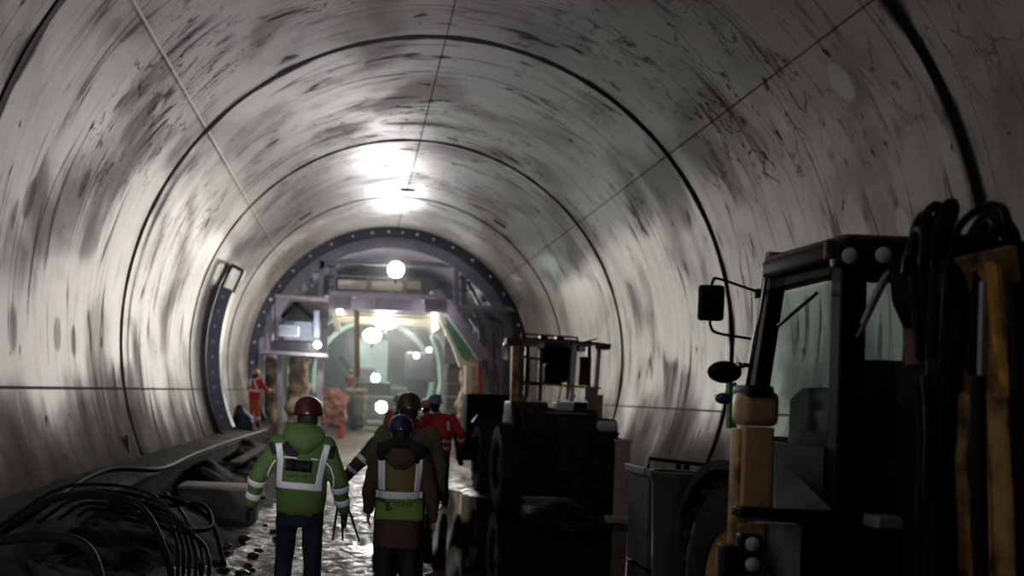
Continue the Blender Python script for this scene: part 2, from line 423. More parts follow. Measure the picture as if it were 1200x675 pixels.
# muck heap at the left
bm = BM(); g2 = []
for j in range(200):
    y = 3.2+j*.125; row = []
    for k in range(40):
        x = -4.05+k*.052
        u = max(0, min(1, (-2.25-x)/1.3))
        h = u*.62*(.75+.6*noise.noise(Vector((x*.8, y*.45, 4))))+.10*noise.noise(Vector((x*3, y*3, 1)))*u+.05*noise.noise(Vector((x*8, y*8, 1)))*u
        h *= max(0, min(1, (27.8-y)/2))
        if abs(y-12) < 1.1 and x > -3.8: h = min(h, .03+.5*max(0, abs(y-12)-.75))
        row.append(bm.verts.new((x, y, max(h, -.02)-.012)))
    g2.append(row)
for j in range(len(g2)-1):
    for k in range(39): bm.faces.new((g2[j][k], g2[j][k+1], g2[j+1][k+1], g2[j+1][k]))
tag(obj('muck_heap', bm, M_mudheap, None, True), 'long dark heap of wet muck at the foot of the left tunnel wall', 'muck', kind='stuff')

# ------------------------------------------------------------------ formwork ring and gantry
YG = 31.0
fr = thing('formwork_ring', 'dark steel formwork ring studded with bolts at the end of the concrete lining', 'formwork', (0, 30.4, 0))
bm = BM(); A0, A1 = R(-33), R(213)
lathe(bm, [(4.74, 30.36), (5.02, 30.36), (5.02, 30.9), (4.74, 30.9), (4.74, 30.36)], (0, 0, ZC), 'Y', 120, A0, A1)
obj('ring_flange', bm, M_navysteel, fr, True, 30)
bm = BM()
lathe(bm, [(4.34, 30.75), (4.78, 30.75), (4.78, 38.5), (4.66, 38.5), (4.66, 30.95), (4.34, 30.95), (4.34, 30.75)], (0, 0, ZC), 'Y', 120, R(5), R(175))
obj('shell', bm, M_lilac, fr, True, 30)
for k in range(28):
    a = R(-18+216*k/27+3*math.sin(k*7)); bm = BM()
    p = Vector((4.86*math.cos(a), 30.34, ZC+4.86*math.sin(a)))
    tube(bm, [p+Vector((0, .02, 0)), p+Vector((0, -.07, 0))], .045 if k % 3 else .06, 6)
    obj('bolt', bm, M_white if k % 2 else M_chrome, fr)

gt = thing('formwork_gantry', 'grey steel formwork gantry with braces, decks and a lit opening filling the tunnel end', 'gantry', (0, YG, 0))
def gb(name, x0, y0, x1, y1, wpx, m, Y=YG, d=.3, parent=None):
    bm = BM(); beam(bm, W(x0, y0, Y), W(x1, y1, Y), wpx*Y/FPX, d); return obj(name, bm, m, parent or gt)
def gp(name, x0, y0, x1, y1, m, Y=YG, d=.3, bev=.02, parent=None):
    a = W(x0, y0, Y); b = W(x1, y1, Y); bm = BM(); box(bm, (a+b)/2, (abs(b.x-a.x), d, abs(b.z-a.z)), (0, 0, 0), bev, 1); return obj(name, bm, m, parent or gt)
# bulkhead behind the cross beam, closing the ring around the lit opening
YB = 37.0; ox0, ox1, oz = W(384, 400, YB).x, W(521, 400, YB).x, W(450, 363, YB).z
bm = BM(); arc = [(4.68*math.cos(R(a)), ZC+4.68*math.sin(R(a))) for a in range(-8, 189, 4)]
zl = W(300, 418, YB).z
arc = [p for p in arc if p[1] > zl]
prism(bm, arc+[(ox0, zl), (ox0, oz), (ox1, oz), (ox1, zl)], YB, YB+.12, 'Y'); obj('bulkhead', bm, mat('bulkhead_lilac', (.20, .19, .24), .6, 0, scale=2, col2=(.10, .095, .12)), gt)
# main cross beam, parapet, lit soffit slats
bm = BM(); a = W(388, 353, YG); b = W(522, 358, YG); box(bm, (a+b)/2, (b.x-a.x, .6, .58), bev=.02)
for k in range(22):
    x = a.x+.1+(b.x-a.x-.2)*k/21; box(bm, (x, YG-.33, (a.z+b.z)/2), (.03, .06, .5))
obj('cross_beam', bm, M_lilac, gt)
gb('beam_flange', 386, 346.5, 524, 351.5, 3.2, M_greyst, YG-.1, .7)
gb('handrail', 395, 323, 494, 327, 1.3, M_greyst, YG-.3, .05)
gp('parapet_panel', 396, 327.5, 430, 340, M_cream, YG-.2, .06)
gp('parapet_panel', 434, 329, 472, 341, M_cream, YG-.2, .06)
gp('parapet_panel', 477, 329, 493, 339, M_cream, YG-.15, .06)
gb('parapet_post', 432, 322, 432, 344, 2.5, M_lilac, YG-.25, .1); gb('parapet_post', 475, 324, 475, 345, 2.5, M_lilac, YG-.25, .1)
gb('deck_edge', 384, 342.5, 510, 347, 3, M_greyst, YG-.3, .2)
for k, (yy, Y) in enumerate([(366.5, 32.2), (371, 33.4), (375, 34.6), (379, 35.8)]):
    gb('soffit_slat', 392, yy-2, 518, yy+4, 2.6, M_cream, Y, .5)
gb('soffit_end', 391, 362, 396, 386, 7, M_cream, 34, 3.2); gb('soffit_end', 510, 367, 514, 388, 8, M_cream, 34, 3.2)
gb('hanging_post', 418, 360, 419, 442, 6, M_brown, YG+.3, .25)
# left tower
gb('column', 378, 306, 375, 350, 6, M_lilac, YG-.1, .3); gb('column', 391, 300, 389, 348, 8, M_lilac, YG, .3)
for yy in (312, 324, 336): gb('ladder_rung', 374, yy, 392, yy+.6, 1.6, M_navysteel, YG-.2, .06)
gb('platform_deck', 324, 348.5, 386, 352.5, 3.6, M_greyst, YG-.4, 1.2)
gb('column', 316.5, 356, 315.5, 412, 9, M_lilac, YG-.2, .35)
gb('column', 371, 364, 371, 396, 6, M_blue, YG-.3, .25)
gb('platform_deck', 306, 413, 384, 417.5, 4, M_lilac, YG-.4, 1.2)
gb('leg', 307, 395, 306, 492, 7, M_lilac, YG-.2, .3); gb('leg', 328, 416, 328, 490, 6, M_lilac, YG, .3)
gb('leg', 376, 416, 373, 488, 8, M_greyst, YG-.1, .3)
gb('guard_rail', 322, 404, 322, 350, 1.5, M_navysteel, YG-.5, .05); gb('guard_rail', 300, 372, 312, 340, 2.5, M_navysteel, YG-.1, .1)
gb('brace', 352, 352, 330, 372, 5, M_dark, YG+.3, .2); gb('brace', 345, 354, 368, 374, 5, M_dark, YG+.3, .2)
gp('back_panel', 333, 376, 375, 400, M_blue, YG+.2, .1); gp('machinery_housing', 320, 400, 372, 414, M_navysteel, YG-.1, .7)
gp('side_brace_plate', 340, 340, 356, 326, M_brown, YG+.2, .2)
for (x, y, mm) in ((348, 331, M_tan), (344, 337, M_brown), (356, 335, M_white), (334, 336, M_greyst), (362, 330, M_greyst)):
    bm = BM(); ball(bm, W(x, y, YG), .17, (1, 1, 1.5)); obj('hydraulic_fitting', bm, mm, gt, True)
cb = gp('switch_cabinet', 327, 381, 351, 395, M_white, YG-.5, .4, .03)
gp('cabinet_door', 329, 383, 349, 393, M_blue, YG-.72, .03, .01, cb)
# right tower
def diag(name, m, Y, pts, d):
    bm = BM(); P = [W(x, y, Y) for x, y in pts]; prism(bm, [(p.x, p.z) for p in P], Y, Y+d, 'Y'); obj(name, bm, m, gt)
diag('raking_strut', M_lilac, YG-.6, [(505, 341), (516, 338), (573, 414), (571, 422), (560, 420)], .5)
diag('green_plate', M_green, YG+.2, [(521, 380), (528, 378), (553, 412), (549, 424), (541, 418)], .2)
diag('lit_plate', M_cream, YG+.5, [(512, 368), (522, 376), (544, 416), (560, 422), (560, 430), (539, 430), (530, 405)], .3)
gb('column', 534, 316, 535, 362, 6, M_lilac, YG-.1, .3); gb('column', 543, 322, 543, 358, 7, M_lilac, YG+.2, .3)
for yy in (326, 340): gb('ladder_rung', 536, yy, 556, yy+.6, 1.6, M_navysteel, YG-.2, .06)
gb('platform_deck', 532, 361, 597, 363.5, 4, M_greyst, YG-.4, 1.2)
gp('side_panel', 556, 366, 592, 420, M_lilac, YG+.4, .1); gp('side_panel', 562, 420, 598, 470, M_greyst, YG+.4, .1)
gb('brace', 552, 372, 570, 398, 6, M_lilac, YG, .2)
gb('brace', 548, 330, 562, 358, 3, M_navysteel, YG-.1, .1); gb('brace', 556, 345, 549, 330, 3, M_lilac, YG-.1, .1)
for (x, y, mm) in ((566, 338, M_brown), (573, 334, M_tan), (568, 347, M_green), (575, 345, M_brown)):
    bm = BM(); ball(bm, W(x, y, YG), .15, (1, 1, 1.6)); obj('hydraulic_fitting', bm, mm, gt, True)
for q, pts in enumerate([[(570, 366), (570, 372), (578, 374), (585, 376), (588, 384), (587, 405)], [(552, 358), (561, 376), (563, 400), (566, 430)], [(577, 390), (579, 420), (583, 450), (583, 480)], [(566, 380), (568, 410), (571, 440)]]):
    bm = BM(); tube(bm, spline([W(x, y, YG-.5) for x, y in pts]), .05, 6); obj('hydraulic_pipe', bm, M_navysteel, gt, True)
gb('pale_tube', 588, 396, 590, 420, 3, M_cream, YG-.3, .1)
gb('column', 603, 392, 603, 470, 6, M_navysteel, YG-.2, .3)
gb('leg', 549, 428, 548, 492, 8, M_cream, YG-.1, .3); gb('leg', 562, 424, 562, 490, 5, M_red, YG-.2, .2)
gb('leg', 585, 400, 585, 492, 7, M_lilac, YG, .3)
# beams overhead between towers
gb('top_beam', 388, 306, 540, 312, 5, M_lilac, YG+.8, .4)
# pale sprayed rock piers seen under the decks
for nm, (x0, y0, x1, y1), lab in (('rock_pier', (308, 418, 324, 500), 'pale lumpy shotcrete pier under the gantry, nearest the left wall'), ('rock_pier', (338, 418, 360, 502), 'tall pale brown shotcrete pier under the left gantry deck'), ('rock_pier', (540, 424, 600, 500), 'pale shotcrete mass under the right gantry deck beside the red post')):
    bm = BM(); a = W(x0, y0, 31.9); b = W(x1, y1, 31.9)
    loft(bm, [(((a.x+b.x)/2+.08*math.sin(k*2), 32.1, b.z*(1-k/7)+a.z*k/7-(.2 if k == 0 else 0)), abs(b.x-a.x)/2*(1.15-.04*k), .5) for k in range(8)], 14, 3)
    tag(fuse(nm, bm, M_stone, None, .07, 2, .12, 2.2), lab, 'rock pier')
# inside the far tunnel
for q, (Y, lab) in enumerate(((44, 'nearest pale steel rib arch seen through the gantry opening'), (52, 'middle steel rib arch seen through the gantry opening'), (60, 'farthest steel rib arch seen through the gantry opening'))):
    bm = BM(); r = 5.0-.35*q
    lathe(bm, [(r-.3, Y), (r, Y), (r, Y+.5), (r-.3, Y+.5), (r-.3, Y)], (0, 0, ZC), 'Y', 60, R(-32), R(212))
    tag(obj('steel_rib', bm, (M_paleg, M_greyst, M_paleg)[q], None, True, 30), lab, 'steel rib', 'steel ribs inside the far tunnel')
bm = BM(); pts = [W(x, y, 40) for x, y in ((506, 392), (516, 400), (522, 420), (524, 440), (519, 462), (512, 470), (517, 450), (516, 425), (512, 408))]
prism(bm, [(p.x, p.z) for p in pts], 40, 41.5, 'Y'); tag(obj('curved_sheet', bm, M_paleg), 'curved pale green sheet standing at the right inside the gantry opening', 'sheet')
M_dkbrown = mat('dark_brown_timber', (.07, .045, .035), .8, 0, scale=2, bump=.5)
bm = BM()
a = W(524, 400, 38); b = W(546, 490, 38)
for k in range(7):
    z0 = 0+(a.z)*k/7; box(bm, ((a.x+b.x)/2+.04*math.sin(k*3), 38, z0+a.z/14), (abs(b.x-a.x), 1.2, a.z/7-.04), bev=.03)
tag(obj('timber_stack', bm, M_dkbrown), 'tall dark brown timber stack just inside the gantry on the right', 'timber')  # solid block standing in for the dark, brownish interior
# drilling machine inside
dr = thing('drilling_machine', 'dark drilling machine with raised boom and headlight deep inside the gantry', 'machine', (.8, 48, 0))
bm = BM(); p = W(450, 440, 48)
box(bm, (p.x, 48, 1.5), (2.6, 3.4, 1.5), bev=.2); box(bm, (p.x-1.0, 48, 2.7), (1.1, 1.6, 1.1), bev=.15); obj('body', bm, mat('machine_grey', (.12, .13, .13), .5), dr)
bm = BM(); beam(bm, W(430, 450, 47), W(398, 418, 47), .35, .3); obj('boom', bm, mat('machine_grey', (.12, .13, .13), .5), dr); bm = BM(); beam(bm, W(495, 415, 47), W(515, 448, 47), .3, .3); obj('boom', bm, mat('machine_grey', (.12, .13, .13), .5), dr)
for sx in (-1, 1):
    bm = BM(); lathe(bm, [(.25, -.25), (.7, -.25), (.78, -.1), (.78, .1), (.7, .25), (.25, .25)], (p.x+sx*1.15, 46.7, .78), 'X', 24); obj('wheel', bm, M_rubber, dr, True, 40)
bm = BM(); box(bm, W(492, 430, 47), (1.6, .8, 1.6), bev=.1); tag(obj('equipment_box', bm, mat('box_grey', (.13, .13, .15), .6)), 'dark grey box of equipment right of the far headlight', 'box')
dump = thing('site_truck', 'low dark site truck with its bright headlight facing down the tunnel', 'truck', (.3, 40, 0))
p = W(437, 470, 40); bm = BM(); box(bm, (p.x, 40.6, 1.2), (1.9, 2.8, 1.1), bev=.15); box(bm, (p.x, 41.6, 2.0), (1.7, 1.2, .8), bev=.15); obj('body', bm, mat('truck_grey', (.17, .17, .15), .5), dump)
for sx in (-1, 1):
    bm = BM(); lathe(bm, [(.15, -.15), (.4, -.15), (.45, 0), (.4, .15), (.15, .15)], (p.x+sx*.85, 39.6, .44), 'X', 20); obj('wheel', bm, M_rubber, dump, True, 40)
bm = BM(); a = W(404, 456, 37); b = W(430, 470, 37); box(bm, ((a.x+b.x)/2, 37, (a.z)), (abs(b.x-a.x), .7, .12), bev=.02); o = obj('tabletop', bm, M_stone)
wb = thing('work_bench', 'low pale work bench left of the headlights inside the gantry', 'bench', ((a.x+b.x)/2, 37, 0)); L0 = wb.location.copy(); o.data.transform(Matrix.Translation(-L0)); o.parent = wb
for sx in (-.42, .42):
    for sy in (-.28, .28):
        bm = BM(); box(bm, (L0.x+sx, 37+sy, a.z/2), (.09, .09, a.z)); obj('leg', bm, M_stone, wb)
bm = BM(); ball(bm, W(386, 463, 36), .5, (1.2, .8, .7)); ball(bm, W(400, 468, 36), .3, (1.4, 1, .7)); box(bm, W(392, 472, 36)-Vector((0, 0, .45)), (1.0, .8, 1.0))
tag(fuse('tarpaulin_bundle', bm, mat('reddish_tarp', (.36, .16, .12), .7), None, .05, 2, .1, 3), 'reddish brown bundle of tarpaulin lying left of the work bench', 'tarpaulin')
# traffic cone
tc = thing('traffic_cone', 'small red traffic cone on the road ahead of the worker in the green jacket', 'cone', (W(400, 500, 33).x, 33, .06))
lx, ly, lz = tc.location
bm = BM(); lathe(bm, [(.14, .03), (.10, .25), (.06, .48), (.03, .62), (.0, .63)], (lx, ly, lz), 'Z', 20); obj('cone_body', bm, mat('cone_red', (.75, .08, .04), .5), tc, True)
bm = BM(); box(bm, (lx, ly, lz+.015), (.38, .38, .04), bev=.01); obj('base', bm, mat('cone_red', (.75, .08, .04), .5), tc)

# ------------------------------------------------------------------ lamps and light
def light(kind, name, loc, power, col=(1, 1, 1), target=None, size=.2, cone=None, blend=.5):
    d = bpy.data.lights.new(name, kind); d.energy = power; d.color = col
    if kind == 'SPOT': d.spot_size = R(cone); d.spot_blend = blend; d.shadow_soft_size = size
    elif kind == 'AREA': d.size = size
    else: d.shadow_soft_size = size
    o = bpy.data.objects.new(name, d); C.objects.link(o); o.location = loc
    if target is not None: o.rotation_euler = (Vector(target)-Vector(loc)).to_track_quat('-Z', 'Y').to_euler()
    return o
def lampthing(name, label, loc, r, strength, col, yaw=0, long=1.0, cat='lamp', group=None):
    t = thing(name, label, cat, loc, group); x, y, z = loc
    bm = BM(); lathe(bm, [(0, .30), (r*.7, .28), (r*1.0, .05), (r*1.0, .0), (r*.98, .0), (r*.98, .02), (0, .02)], (0, 0, 0), 'Y', 24)
    bm.transform(Matrix.Translation(loc) @ Matrix.Diagonal((long, 1, 1, 1))); obj('housing', bm, M_white, t, True, 30)
    bm = BM(); lathe(bm, [(0, -.06), (r*.5, -.05), (r*.95, 0.0)], (0, 0, 0), 'Y', 24); bm.transform(Matrix.Translation(loc) @ Matrix.Diagonal((long, 1, 1, 1)))
    obj('lens', bm, emis('lamp_%s' % name, col, strength), t, True)
    bm = BM(); box(bm, (x, y+.15, z-r*1.3), (.08, .08, r*.8)); obj('bracket', bm, M_black, t)
    return t
P1_ = W(464, 316, 30.2); lampthing('floodlight', 'brilliant white floodlight on top of the gantry parapet', P1_, .29, 60, (1, 1, 1))
P2_ = W(452, 379, 34); lampthing('tube_lamp', 'long bright lamp hanging under the gantry soffit', P2_, .22, 60, (1, .96, .85), 0, 2.0)
P3_ = W(436, 393, 44); lampthing('work_lamp', 'warm orange tinted lamp beyond the gantry soffit', P3_, .38, 9, (1, .72, .5), 0, 1.3)
P4_ = W(440, 443, 46); lampthing('headlight', 'bright bluish headlight on the far drilling machine', P4_, .22, 50, (.75, 1, 1), group='vehicle headlights')
P5_ = W(447, 477, 39.1); lampthing('headlight', 'brightest bluish headlight, low beside the workers heads', P5_, .26, 90, (.8, 1, 1), group='vehicle headlights')
for (px, py, Y, nm) in ((372, 404, 30.2, 'small round lamp on the lower left gantry deck'), (488, 417, 42, 'small white lamp on the right of the far tunnel'), (503, 410, 45, 'small greenish lamp high in the far tunnel')):
    lampthing('small_lamp', nm, W(px, py, Y), .13, 12, (1, .95, .85))
light('SPOT', 'flood_beam', P1_+Vector((0, -.25, 0)), 520, (1, .97, .95), (-4.6, 11, 4.2), .12, 96, .9)
light('POINT', 'soffit_glow', P2_+Vector((0, 0, -.3)), 250, (1, .93, .8), size=.3)
light('SPOT', 'soffit_beam', P2_+Vector((0, -.3, -.1)), 120, (1, .9, .76), (.6, 5, 1.8), .1, 70, .3)
for (px, tx, en) in ((398, 3.5, 230), (509, -4.5, 620)):
    c = W(px, 372, 30.1); c.z = 4.72
    lampthing('hooded_lamp', 'bright hooded lamp at the %s end of the lit gantry soffit' % ('left' if px < 450 else 'right'), c, .10, 60, (1, .93, .8))
    bm = BM(); box(bm, (c.x, 29.6, c.z+.27), (.8, .03, .50), bev=.005); box(bm, (c.x, 29.9, c.z+.5), (1.1, .6, .03), bev=.005); obj('lamp_visor', bm, M_lilac, gt)  # plates added to cut the beam off at a level edge
    light('SPOT', 'hooded_beam', c+Vector((0, -.12, 0)), en, (1, .94, .86), (tx, 12, 3.6), .012, 100, .3)
light('POINT', 'far_glow', P3_+Vector((2.0, 2.5, .3)), 700, (1, .95, .88), size=.4)
light('POINT', 'far_glow', (-1, 56, 5), 700, (.85, 1, .95), size=.5)
light('SPOT', 'head_beam', P4_+Vector((0, -.2, 0)), 100, (.8, 1, 1), (-.6, 0, .3), .1, 50, .6)
light('SPOT', 'head_beam', P5_+Vector((0, -.2, 0)), 120, (.8, 1, 1), (-.9, 0, 0.4), .1, 40, .6)
light('POINT', 'deck_glow', W(372, 402, 29.4), 100, (1, .9, .75), size=.1)
light('POINT', 'gantry_glow', W(440, 300, 31.8), 15, (.85, .85, 1), size=.3)
# unseen site lighting put behind the photographer, low and aimed up the left wall
light('SPOT', 'near_flood', (-2.0, -4.5, 1.3), 5600, (.96, .94, 1), (-4.6, 6.5, 5.6), .25, 56, .85)
light('SPOT', 'photographer_torch', (-1.5, -.35, 2.15), 170, (.97, .97, 1), (-1.12, 7.2, 1.2), .05, 21, .7)  # unseen spot added beside the camera to light the nearest workers

# ------------------------------------------------------------------ people
V = Vector
def cap(bm, p0, p1, r0, r1, seg=12):
    p0, p1 = V(p0), V(p1); tube(bm, [p0, p0.lerp(p1, .5), p1], [r0, (r0+r1)/2, r1], seg); ball(bm, p0, r0*1.0, seg=seg); ball(bm, p1, r1*1.0, seg=seg)
def hand(bm, wrist, dirn, s, side, curl=.5, fat=0.0):
    d = V(dirn).normalized(); fwd = V((0, 1, 0)); fwd = (fwd-d*fwd.dot(d)).normalized()   # knuckle row lies along fwd, palm faces the thigh
    inn = V((-side, 0, 0)); inn = (inn-d*inn.dot(d)-fwd*inn.dot(fwd)).normalized()
    w = V(wrist); pc = w+d*.045*s
    t = bmesh.new(); bmesh.ops.create_uvsphere(t, u_segments=12, v_segments=8, radius=1)
    M = Matrix.Identity(4)
    for i in range(3): M[i][0] = fwd[i]*(.042*s+fat); M[i][1] = inn[i]*(.018*s+fat); M[i][2] = d[i]*.056*s; M[i][3] = pc[i]
    t.transform(M); merge(bm, t)
    for k, (off, ln) in enumerate(((.030, .070), (.010, .080), (-.010, .074), (-.029, .058))):
        b = w+d*.078*s+fwd*off*s; dd = d.copy(); pts = [b-d*.02*s]; q = b
        for j in range(3):
            c = curl*(.35+.5*j); dd = (d*math.cos(c)+inn*math.sin(c)).normalized(); pts.append(q); q = q+dd*ln*s*(.42, .33, .25)[j]
        pts.append(q); tube(bm, pts, [(.0085+fat)*s]*4+[(.006+fat)*s], 8)
    b = w+d*.03*s+fwd*.032*s
    tube(bm, [b, b+(fwd*.8+d*.6+inn*.3).normalized()*.035*s, b+(fwd*.5+d*1.+inn*.5).normalized()*.068*s], [(.012+fat)*s, (.010+fat)*s, (.007+fat)*s], 8)
def person(label, loc, H, yaw=0, arms=None, legs=None, lean=0, head=(0, 0), jacket=None, trousers=None, coat_hem=.86, helmet=None, gloves=None, group=None,
           boots=None, vx=.013, width=1.0, sleeve=None, bulk=1.0, skin_hands=True, loc_z=0):
    s = H/1.76; fx = V(loc)
    root_name = 'person'
    T = Matrix.Translation(fx) @ Matrix.Rotation(R(yaw), 4, 'Z')
    arms = arms or {}; legs = legs or {}
    J = {}
    for sd, n in ((-1, 'L'), (1, 'R')):
        J['sh'+n] = V((sd*.185*width, lean*.9, 1.43)); J['el'+n] = V(arms.get('el'+n, (sd*.27, lean*.6-.02, 1.15))); J['wr'+n] = V(arms.get('wr'+n, (sd*.28, lean*.5+.05, .90)))
        J['hi'+n] = V((sd*.095, 0, .93)); J['kn'+n] = V(legs.get('kn'+n, (sd*.11, .03, .50))); J['an'+n] = V(legs.get('an'+n, (sd*.12, -.02, .09)))
    J = {k: v*s for k, v in J.items()}
    nk = V((head[0]*.3, lean*1.0, 1.50))*s; hd = V((head[0], lean*1.1+.02+head[1], 1.645))*s
    def fin(bm): bm.transform(T); return bm
    # body: one continuous surface
    bm = BM()
    loft(bm, [(V((0, 0, .84))*s, .12*s, .09*s), (V((0, 0, .95))*s, .15*s, .10*s), (V((0, lean*.3, 1.1))*s, .13*s, .09*s), (V((0, lean*.8, 1.32))*s, .16*s, .10*s), (V((0, lean*.95, 1.44))*s, .15*s, .08*s), (nk, .06*s, .06*s)], 16)
    cap(bm, nk-V((0, 0, .03*s)), hd-V((0, .01, .05))*s, .056*s, .055*s)
    ball(bm, hd+V((0, 0, .012))*s, .1*s, (.78, .95, 1.16), 20); ball(bm, hd+V((0, .045, -.055))*s, .062*s, (.85, .8, .95))
    ball(bm, hd+V((0, .098, -.02))*s, .018*s, (.8, 1, 1.5)); cap(bm, hd+V((-.022, .088, -.062))*s, hd+V((.022, .088, -.062))*s, .010*s, .010*s, 8)
    for sd in (-1, 1):
        ball(bm, hd+V((sd*.08, -.005, -.01))*s, .03*s, (.35, .7, 1.05)); ball(bm, hd+V((sd*.032, .082, .012))*s, .014*s)
    for n, sd in (('L', -1), ('R', 1)):
        cap(bm, J['sh'+n], J['el'+n], .05*s, .038*s); cap(bm, J['el'+n], J['wr'+n], .038*s, .026*s)
        hand(bm, J['wr'+n], J['wr'+n]-J['el'+n], s, sd)
        cap(bm, J['hi'+n], J['kn'+n], .075*s, .05*s); cap(bm, J['kn'+n], J['an'+n], .05*s, .035*s); cap(bm, J['an'+n], J['an'+n]+V((sd*.02, .13, -.05))*s, .04*s, .035*s)
    for v in bm.verts: pass
    root = fuse(root_name, fin(bm), M_skin, None, min(vx*.55, .012), 2)
    root.data.transform(Matrix.Translation(-fx)); root.location = fx
    tag(root, label, 'person', group)
    def part(nm, bm, m, voxel=None, amp=0, parent=root, nsc=6, sm=3):
        if voxel: o = fuse(nm, fin(bm), m, None, voxel, sm, amp, nsc)
        else: o = obj(nm, fin(bm), m, None, True, 40)
        L = wloc(parent); o.data.transform(Matrix.Translation(-L)); o.parent = parent; return o
    # trousers
    bm = BM()
    loft(bm, [(V((0, 0, .80))*s, .165*s, .11*s), (V((0, 0, .9))*s, .175*s, .125*s), (V((0, 0, 1.0))*s, .165*s, .12*s)], 18)
    for n in 'LR':
        cap(bm, J['hi'+n], J['kn'+n], .095*s, .075*s); cap(bm, J['kn'+n], J['an'+n]+V((0, 0, .06*s)), .075*s, .068*s)
    part('trousers', bm, trousers, vx, .008)
    for n, sd in (('L', -1), ('R', 1)):
        bm = BM(); a = J['an'+n]
        tube(bm, [a+V((0, -.01, .24))*s, a+V((0, -.01, .1))*s, a+V((0, -.01, -.02))*s], [.068*s, .062*s, .06*s], 14)
        ball(bm, a+V((sd*.01, .05, -.045))*s, .06*s, (.8, 2.0, .75)); ball(bm, a+V((sd*.012, .11, -.05))*s, .055*s, (.9, 1.2, .7))
        part('boot', bm, boots or mat('rubber_boot', (.02, .02, .022), .35), vx)
    # jacket
    bm = BM(); b = bulk; z0 = coat_hem
    if z0 > .8: secs = [(z0, .165, .125), (z0+.04, .19, .145), (1.05, .20, .15)]
    else: secs = [(z0, .215, .165), (z0+.15, .21, .16), (.95, .20, .155), (1.08, .195, .15)]
    secs += [(1.20, .205*width, .15), (1.33, .215*width, .15), (1.42, .195*width, .13), (1.47, .13*width, .11), (1.52, .085, .085)]
    loft(bm, [(V((0, lean*max(0, (z-.9)/.5), z))*s, rx*b*s, ry*b*s) for z, rx, ry in secs], 24, 2.4)
    for n in 'LR':
        cap(bm, J['sh'+n], J['el'+n], .088*b*s, .070*b*s); cap(bm, J['el'+n], J['wr'+n]-(J['wr'+n]-J['el'+n]).normalized()*.03*s, .070*b*s, .055*b*s)
    jk = part('jacket', bm, jacket, vx, .011, sm=2)
    if gloves:
        bm = BM()
        for n, sd in (('L', -1), ('R', 1)):
            bm = BM(); hand(bm, J['wr'+n], J['wr'+n]-J['el'+n], s, sd, .55, .004); cap(bm, J['wr'+n]-(J['wr'+n]-J['el'+n]).normalized()*.04*s, J['wr'+n]+(J['wr'+n]-J['el'+n]).normalized()*.02*s, .036*s, .034*s)
            part('glove', bm, gloves, min(vx, .007), sm=1)
    bm = BM(); ball(bm, hd+V((0, -.012, .0))*s, .1*s, (.84, 1.0, 1.1), 16); ball(bm, hd+V((0, -.05, -.06))*s, .07*s, (1, .7, 1.0)); fuse_hair = part('hair', bm, mat('dark_hair', (.012, .009, .008), .7), max(vx*.8, .01), .004)
    if helmet:
        bm = BM(); pr = [(.128, 0.0), (.131, .012), (.127, .03), (.124, .06), (.113, .095), (.088, .128), (.05, .148), (0, .155)]
        lathe(bm, pr, (0, 0, 0), 'Z', 28); bm.transform(Matrix.Diagonal((.93, 1.12, 1, 1)))
        t = BM(); lathe(t, [(.118, -.004), (.142, -.006), (.145, 0), (.140, .006), (.118, .008)], (0, 0, 0), 'Z', 28); t.transform(Matrix.Diagonal((.93, 1.16, 1, 1))); merge(bm, t)
        for xx in (-.022, 0, .022): tube(bm, [V((xx, .115*math.cos(a)*1.1, .02+.133*math.sin(a))) for a in [R(20+14*i) for i in range(11)]], .006, 6)
        bm.transform(Matrix.Translation(hd+V((0, 0, .025))*s) @ Matrix.Rotation(R(-head[1]*120), 4, 'X') @ Matrix.Scale(s*.98, 4))
        part('helmet', bm, helmet)
    return root, jk, J, T, s, hd, nk, part
def strip(part_, jk, pts, w, m, T, name='reflective_strip', off=.008, parent=None, yside=-1):
    """tape laid over the garment; pts (x,z) in the wearer's frame"""
    me = jk.data; base = V(wloc(jk)); bv = BVHTree.FromPolygons([T.inverted() @ (v.co+base) for v in me.vertices], [tuple(p.vertices) for p in me.polygons])
    P = [V((x, 0, z)) for x, z in pts]; Q = []
    for i in range(len(P)-1):
        n = max(2, int((P[i+1]-P[i]).length/.012))
        Q += [P[i].lerp(P[i+1], k/n) for k in range(n)]
    Q.append(P[-1]); bm = BM(); rows = []; last = None
    for i, p in enumerate(Q):
        d = (Q[min(i+1, len(Q)-1)]-Q[max(i-1, 0)]).normalized(); nn = V((-d.z, 0, d.x)); row = []
        for k in range(5):
            q = p+nn*w*(k/4-.5); hit = bv.ray_cast(V((q.x, yside*1.2, q.z)), V((0, -yside, 0)))
            y = hit[0].y if hit[0] is not None else None
            row.append([q, y])
        ys = [r[1] for r in row if r[1] is not None]
        if not ys:
            rows.append(None); continue
        rows.append([V((q.x, (y if y is not None else sum(ys)/len(ys))+yside*off, q.z)) for q, y in row])
    prev = None
    for r in rows:
        if r is None: prev = None; continue
        vv = [bm.verts.new(p) for p in r]
        if prev:
            for k in range(4): bm.faces.new((prev[k], prev[k+1], vv[k+1], vv[k]))
        prev = vv
    o = part_(name, bm, m, parent=parent or jk); so = o.modifiers.new('s', 'SOLIDIFY'); so.thickness = .004; so.offset = 0; return o
